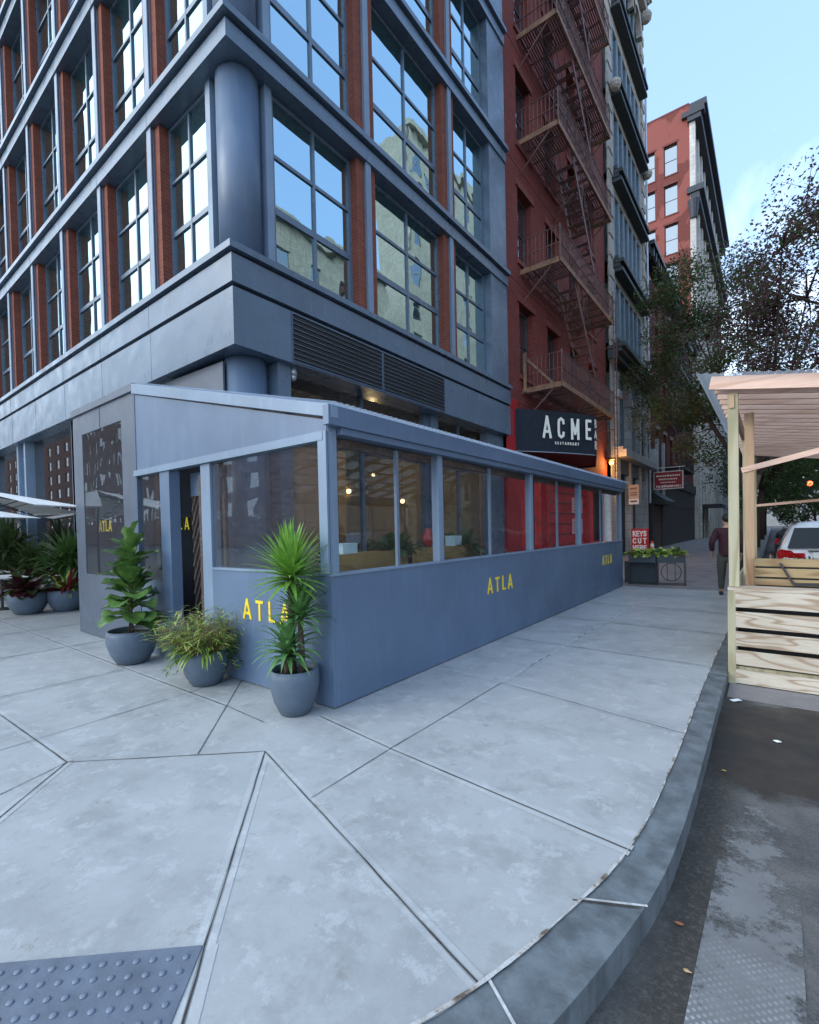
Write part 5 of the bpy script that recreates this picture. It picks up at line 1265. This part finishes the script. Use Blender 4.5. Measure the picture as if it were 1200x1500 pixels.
# ------------------------------------------------------------ vehicles
def loft_car(root,paint,y0,L_,W,H,sedan=False):
    # stations: (y, z_bottom, z_belt, z_top, halfwidth, halfwidth_top)
    S_=[(0,.42,.78,.80,.74,.70),(.05,.32,.98,1.02,.86,.80),(.12,.28,1.05,1.12,.91,.82),(.35,.24,1.06,H-.10,.92,.66),(.7,.24,1.05,H,.93,.64),(1.6,.24,1.03,H+.01,.93,.64),(2.5,.24,1.02,H-.03,.93,.63),(3.0,.24,1.0,H-.2,.93,.62),(3.45,.24,.98,1.04,.92,.78),(4.2,.25,.93,.97,.9,.74),(4.6,.3,.8,.84,.82,.66),(4.68,.4,.6,.62,.7,.6)]
    m=MB(); ring=[]
    for (y,zb,zm,zt,hw,ht) in S_:
        pts=[(-hw*.9,zb),(-hw,zb+.12),(-hw*1.01,(zb+zm)/2),(-hw*.98,zm),(-ht-.02,zt-.06),(-ht+.1,zt),(0,zt+.02),(ht-.1,zt),(ht+.02,zt-.06),(hw*.98,zm),(hw*1.01,(zb+zm)/2),(hw,zb+.12),(hw*.9,zb)]
        i=len(m.v); m.v+=[(x,y,z) for x,z in pts]; ring.append((i,len(pts)))
    for (a,n),(b,_) in zip(ring,ring[1:]):
        for k in range(n): k2=(k+1)%n; m.f.append((a+k,a+k2,b+k2,b+k)); m.m.append(0)
    m.f.append(tuple(range(ring[0][0],ring[0][0]+13))); m.m.append(0); m.f.append(tuple(range(ring[-1][0],ring[-1][0]+13))[::-1]); m.m.append(0)
    m.v=[(x*W/1.86,y*L_/4.68,z) for x,y,z in m.v]
    o=build(m,'body',paint,root,smooth=False,world=False); b=o.modifiers.new('sub','SUBSURF'); b.levels=2; b.render_levels=2
    for p in o.data.polygons: p.use_smooth=True
    o.data.materials[0]=paint
    return o
M_glasscar=mirror_glass('car_glass',(.008,.01,.012),(.5,.55,.58),.0,0.,1)
def car(name,lab,cat,x,y,paintcol,suv=True,parts=True,grp=None):
    paint=paint_metal('car_paint_'+cat.replace(' ','_')+str(int(y)),paintcol,.22,.0)
    t=thing(name,lab,cat,(x,y,RZ),0,grp); H=1.72 if suv else 1.42
    loft_car(t,paint,0,4.7,1.9,H)
    m=MB(); k=H-1.72
    # rear screen, side glass
    m.ext([(-.74,1.1),(.74,1.1),(.6,1.58+k),(-.6,1.58+k)],lambda a,z:(a,.03+(z-1.12)*.46,z),lambda a,z:(a,.2+(z-1.12)*.46,z)); build(m,'rear_screen',M_glasscar,t,world=False)
    for s in (-1,1):
        m=MB(); pl=[(.55,1.1),(3.2,1.08),(2.6,1.55+k),(.75,1.57+k)]
        m.ext(pl,lambda a,z:(s*(.935-(z-1.05)*.5),a,z),lambda a,z:(s*(.90-(z-1.05)*.5),a,z)); build(m,'side_window',M_glasscar,t,world=False)
        m=MB(); m.box(s*.56,s*.62,.6,2.7,H+.0,H+.035); build(m,'roof_rail',M_black,t,world=False)
        m=MB(); m.ext([(.42,.86),(.92,.84),(.95,.98),(.86,1.07),(.66,1.03),(.62,.98),(.42,.98)],lambda a,z:(s*a,-.015 if a<.7 else .05,z),lambda a,z:(s*a*1.0,.15 if a<.7 else .34,z)); build(m,'tail_light',simple('tail_red',(.35,.006,.008),.15,var=.02),t,world=False)
        for yy in (.85,3.75):
            m=MB(); 
            import math as _m
            prof=[]; 
            c=(s*.84,yy,.34)
            i=len(m.v); sg=24
            for xx,r in ((-.11,.33),(-.11,.36),(.11,.36),(.11,.33),(.09,.2)):
                for q in range(sg): a=2*math.pi*q/sg; m.v.append((c[0]+s*xx,c[1]+r*math.cos(a),c[2]+r*math.sin(a)))
            for j in range(4):
                for q in range(sg): q2=(q+1)%sg; m.f.append((i+j*sg+q,i+j*sg+q2,i+(j+1)*sg+q2,i+(j+1)*sg+q)); m.m.append(0)
            wh=build(m,'wheel',simple('tyre',(.015,.015,.015),.8),t,world=False)
            m=MB(); m.ext([(.22*math.cos(2*math.pi*q/16),.22*math.sin(2*math.pi*q/16)) for q in range(16)],lambda a,b:(c[0]+s*.07,c[1]+a,c[2]+b),lambda a,b:(c[0]+s*.1,c[1]+a,c[2]+b)); build(m,'rim',M_gal,wh,world=False)
    m=MB(); m.box(-.27,.27,-.005,.03,.86,1.0); build(m,'licence_plate',simple('plate_pale',(.65,.66,.62),.4),t,world=False)
    m=MB(); m.box(-.36,.36,.0,.04,1.02,1.045); m.box(-.7,.7,-.0,.1,.36,.55); build(m,'trim',M_black,t,world=False)
    m=MB(); m.lathe([(.045,0),(.045,.012)],(0,0),16,0); o=build(m,'badge',M_gal,t,world=False); o.location=(0,.06,1.09); o.rotation_euler=(R(90),0,0)
    return t
car('parked_car','silver white estate car seen from behind through the parklet','car',1.02,14.6,(.62,.65,.68))
car('parked_car','dark sedan parked two cars beyond the parklet','car',1.0,24.,(.02,.025,.03),False)
car('parked_car','dark grey car parked far down the kerb','car',1.05,31.,(.06,.06,.07),False)
car('parked_car','black car at the far side of the roadway','car',9.5,40.,(.015,.015,.018),True)
# ------------------------------------------------------------ trees
def tree(lab,x,y,H,crown,n,seed,mats,lsize=.13,lean=(0,0),trunk_r=.16,clumps=46):
    rt=random.Random(seed); t=thing('street_tree',lab,'tree',(x,y,0)); m=MB()
    cx,cy,cz,rx,ry,rz=crown; fork=H*.28; top=Vector((x+lean[0]*.4,y+lean[1]*.4,fork))
    m.tube([(x,y,-.02),(x+.02,y,fork*.5),top],[trunk_r,trunk_r*.85,trunk_r*.75],10)
    C_=[]
    for k in range(clumps):
        for _ in range(30):
            v=Vector((rt.uniform(-1,1),rt.uniform(-1,1),rt.uniform(-1,1)))
            if .35<v.length<1.: break
        C_.append((Vector((cx+v.x*rx,cy+v.y*ry,cz+v.z*rz)),rt.uniform(.28,.62)*min(rx,ry)*.5))
    mains=[]
    for k in range(7):
        a=k*.9+rt.random(); e=rt.uniform(.7,1.2); q=Vector((cx+math.cos(a)*rx*.5,cy+math.sin(a)*ry*.5,cz+rt.uniform(-.3,.45)*rz))
        mid=top.lerp(q,.5)+Vector((rt.uniform(-.3,.3),rt.uniform(-.3,.3),.3)); m.tube([top,mid,q],[trunk_r*.5,trunk_r*.33,trunk_r*.14],7); mains+=[mid,q,mid.lerp(q,.5),top.lerp(mid,.6)]
    for c,r in C_:
        b=min(mains,key=lambda p:(p-c).length); md=b.lerp(c,.5)+Vector((rt.uniform(-.2,.2),rt.uniform(-.2,.2),rt.uniform(-.05,.2))); m.tube([b,md,c],[.035,.02,.008],5)
        for _ in range(4):
            e=c+Vector((rt.gauss(0,1),rt.gauss(0,1),rt.gauss(0,.8)))*r*.8; m.tube([c,e],[.01,.004],4)
    build(m,'trunk',M_bark,t,smooth=True)
    m=MB(); per=n//clumps
    for ci,(c,r) in enumerate(C_):
        bias=rt.random()
        for _ in range(int(per*rt.uniform(.6,1.4))):
            v=Vector((rt.gauss(0,1),rt.gauss(0,1),rt.gauss(0,.7))); v=v*(min(v.length,1.5)/v.length)*r*.66; p=c+v
            a=Vector((rt.uniform(-1,1),rt.uniform(-1,1),rt.uniform(-.7,.4))).normalized(); b=a.cross(Vector((rt.uniform(-1,1),rt.uniform(-1,1),rt.uniform(-1,1)))).normalized()
            s=lsize*rt.uniform(.6,1.25); q=0 if rt.random()<bias else (1 if rt.random()<.6 else 2)
            i=len(m.v); m.v+=[tuple(p),tuple(p+a*s*.5+b*s*.28),tuple(p+a*s),tuple(p+a*s*.5-b*s*.28)]; m.f.append((i,i+1,i+2,i+3)); m.m.append(q)
    build(m,'crown',mats,t)
LM=[M_lf_purp,M_lf_dark,M_lf_purp]
tree('tall street tree with purple and green leaves over the pavement before the white fronted building',-.8,26.5,15,(-2.5,26.5,9.6,3.4,3.4,5.2),34000,1,[M_lf_dark,M_lf_brown,M_lf_mid],.13,(-1,0),.17,110)
tree('nearest street tree with airy purple crown above the parklet roof',-.72,16.5,10.5,(1.7,16.0,7.3,3.3,3.0,2.7),30000,2,LM,.095,(1.,-.3),.12,100)
tree('dark green street tree farther down behind the parked cars',-.8,38,13,(0.5,37,7.2,4.2,4,4.6),20000,3,[M_lf_dark,M_lf_dark,M_lf_mid],.18,(.6,0),.17,70)
tree('dense green tree on the far side of the roadway',9.5,34,11,(8.,34,6.3,4.6,4,4.2),20000,4,[M_lf_dark,M_lf_mid,M_lf_dark],.18,(-.6,0),.17,70)
tree('far green tree near the end of the street',-.8,55,13,(0.8,55,7.5,4.5,5,5.2),12000,5,[M_lf_dark,M_lf_mid,M_lf_mid],.25,(.5,0),.2,50)
tree('small dark topped tree farthest along the left pavement',-.8,75,16,(-.5,75,9,5,5,7),12000,6,[M_lf_dark,M_lf_purp,M_lf_mid],.3,(.5,0),.2,50)
tree('distant tree on the far side of the street beyond the red signal',9.0,62,12,(8,62,6.5,6,6,5.5),12000,8,[M_lf_dark,M_lf_mid,M_lf_dark],.3,(-.5,0),.2,50)
tree('hazy tree at the very end of the street',6.0,110,12,(4,110,7,9,6,6),9000,9,[M_lf_dark,M_lf_mid,M_lf_dark],.5,(-.5,0),.2,50)
# distant signal
t=thing('traffic_signal','red glowing traffic signal hanging far down the street','traffic signal',(3.0,50,0))
m=MB(); m.tube([(4.6,50,0),(4.6,50,5.2)],.08,8); m.tube([(4.6,50,5.1),(2.4,50,4.9)],.05,6); m.box(2.2,2.55,49.85,50.1,3.9,4.9); build(m,'signal_pole',M_black,t)
m=MB(); m.sphere((2.38,49.82,4.65),.2,10,6); build(m,'red_lens',emis('signal_red',(1,.08,.03),4),t)
# ------------------------------------------------------------ pedestrian
def skin_obj(name,mat,chains,parent,sub=2):
    """chains: list of lists of (x,y,z,r); joined at shared coordinates"""
    V=[];E_=[];Rr=[];idx={}
    for ch in chains:
        prev=None
        for (x,y,z,r) in ch:
            k=(round(x,3),round(y,3),round(z,3))
            if k not in idx: idx[k]=len(V); V.append((x,y,z)); Rr.append(r)
            if prev is not None: E_.append((prev,idx[k]))
            prev=idx[k]
    me=bpy.data.meshes.new(name); me.from_pydata(V,E_,[]); me.update(); o=bpy.data.objects.new(name,me); C.objects.link(o)
    s=o.modifiers.new('skin','SKIN'); sv=me.skin_vertices[0].data
    for i,r in enumerate(Rr): sv[i].radius=(r,r); sv[i].use_root=(i==0)
    u=o.modifiers.new('sub','SUBSURF'); u.levels=sub; u.render_levels=sub
    dg=bpy.context.evaluated_depsgraph_get(); ev=o.evaluated_get(dg); m2=bpy.data.meshes.new_from_object(ev); m2.materials.clear(); m2.materials.append(mat)
    for p in m2.polygons: p.use_smooth=True; p.material_index=0
    bpy.data.objects.remove(o); bpy.data.meshes.remove(me)
    return link(name,m2,parent)
def person(lab,x,y,rz,shirt,trouser,hair,walk=.28):
    t=thing('person',lab,'person',(x,y,0),rz)
    skin=simple('skin',(.45,.25,.17),.5,var=.06); P=(0,0,.95)
    hipL=(-.09,0,.92);hipR=(.09,0,.92)
    legL=[(0,0,.95,.13),(-.1,.02,.88,.085),(-.1,.10,.50,.055),(-.1,walk*.75,.09,.038),(-.1,walk*.75+.13,.04,.034)]
    legR=[(0,0,.95,.13),(.1,-.02,.88,.085),(.1,.0,.50,.055),(.1,-walk*.9,.12,.038),(.1,-walk*.9+.12,.04,.03)]
    spine=[(0,0,.95,.13),(0,0,1.12,.12),(0,.0,1.32,.15),(0,-.01,1.45,.09),(0,0,1.53,.055),(0,.01,1.60,.07),(0,.015,1.68,.095),(0,.01,1.76,.07)]
    hR=(.25,.24,.98)
    armL=[(0,-.01,1.45,.09),(-.17,-.01,1.43,.06),(-.29,-.07,1.18,.042),(-.27,.10,.97,.03),(-.265,.14,.93,.026)]
    armR=[(0,-.01,1.45,.09),(.17,-.01,1.43,.06),(.27,-.1,1.17,.042),(.26,.05,.94,.03),(.258,.09,.9,.026)]
    ch=[spine,legL,legR,armL,armR]
    for s,hx,hy,hz in ((-1,-.265,.14,.93),(1,.258,.09,.9)):
        for k in range(4):
            ox=(k-1.5)*.019; l=(.07,.08,.075,.06)[k]
            ch.append([(hx,hy,hz,.026),(hx+ox*.4,hy+.035+ox*.6,hz-.045,.012),(hx+ox*.4,hy+.05+ox*.6,hz-.045-l*.6,.0088),(hx+ox*.4-s*.012,hy+.04+ox*.6,hz-.05-l,.0078)])
        ch.append([(hx,hy,hz,.026),(hx-s*.012,hy+.055,hz-.01,.011),(hx-s*.02,hy+.08,hz-.04,.009)])
    ch.append([(0,.01,1.68,.095),(0,.105,1.665,.018)]) ; ch.append([(0,.015,1.68,.095),(-.085,.01,1.68,.018)]); ch.append([(0,.015,1.68,.095),(.085,.01,1.68,.018)])
    ch[-3][0]=(0,.015,1.68,.095)
    skin_obj('body',skin,ch,t)
    skin_obj('shirt',shirt,[[(0,0,.84,.175),(0,0,.95,.185),(0,0,1.12,.17),(0,.0,1.32,.19),(0,-.01,1.45,.1),(0,0,1.49,.07)],[(0,-.01,1.45,.1),(-.18,-.01,1.425,.09),(-.292,-.07,1.18,.068),(-.272,.09,.99,.05)],[(0,-.01,1.45,.1),(.18,-.01,1.425,.09),(.272,-.1,1.17,.068),(.262,.04,.96,.05)]],t)
    skin_obj('trousers',trouser,[[(0,0,1.05,.15),(0,0,.93,.16),(-.1,.02,.86,.115),(-.1,.10,.50,.085),(-.1,walk*.75,.12,.058)],[(0,0,.93,.16),(.1,-.02,.86,.115),(.1,.0,.50,.085),(.1,-walk*.9,.14,.058)]],t)
    m=MB(); m.sphere((0,-.012,1.715),.102,16,10,0,(.92,1.06,1.0)); build(m,'hair',hair,t,smooth=True,world=False)
    m=MB()
    for s in (-1,1): m.sphere((s*.033,.1,1.69),.011,8,6)
    build(m,'eyes',M_white,t,smooth=True,world=False)
    for s,yy in ((-1,walk*.75),(1,-walk*.9)):
        m=MB(); m.sphere((s*.1,yy+.06,.045),.05,12,8,0,(.95,2.6,.9)); build(m,'shoe',M_black,t,smooth=True,world=False)
    return t
person('person in a maroon top and grey trousers walking half hidden behind the parklet post',-.79,12.4,R(8),simple('maroon_knit',(.035,.007,.014),.85,bs=.4),simple('grey_green_trousers',(.06,.065,.055),.85),simple('dark_hair',(.015,.012,.01),.7))
# ------------------------------------------------------------ small litter on the road
rl=random.Random(9)
for k,(x,y,s,c,lab) in enumerate(((.02,4.66,.03,M_white,'small white paper scrap on the wet patch of road'),(-.33,2.28,.018,simple('leaf_litter_red',(.3,.1,.04),.8),'curled red brown leaf on the road by the kerb'),(-.30,5.52,.05,M_white,'white scrap of tissue at the foot of the parklet'),(-.27,2.05,.014,simple('leaf_litter_tan',(.45,.3,.15),.8),'tan leaf scrap beside the crosswalk marking'),(-.28,3.9,.018,simple('leaf_litter_yellow',(.45,.33,.08),.8),'yellow leaf scrap on the wet road near the kerb'))):
    m=MB(); n=7; ring=[(x+s*math.cos(6.28*i/n)*rl.uniform(.6,1.3),y+s*math.sin(6.28*i/n)*rl.uniform(.5,1.),RZ+.006+rl.random()*s*.4) for i in range(n)]
    for i in range(n): m.tri((x,y,RZ+.01+s*.3),ring[i],ring[(i+1)%n])
    tag(build(m,'litter_scrap',c,loc=(x,y,RZ)),lab,'litter')
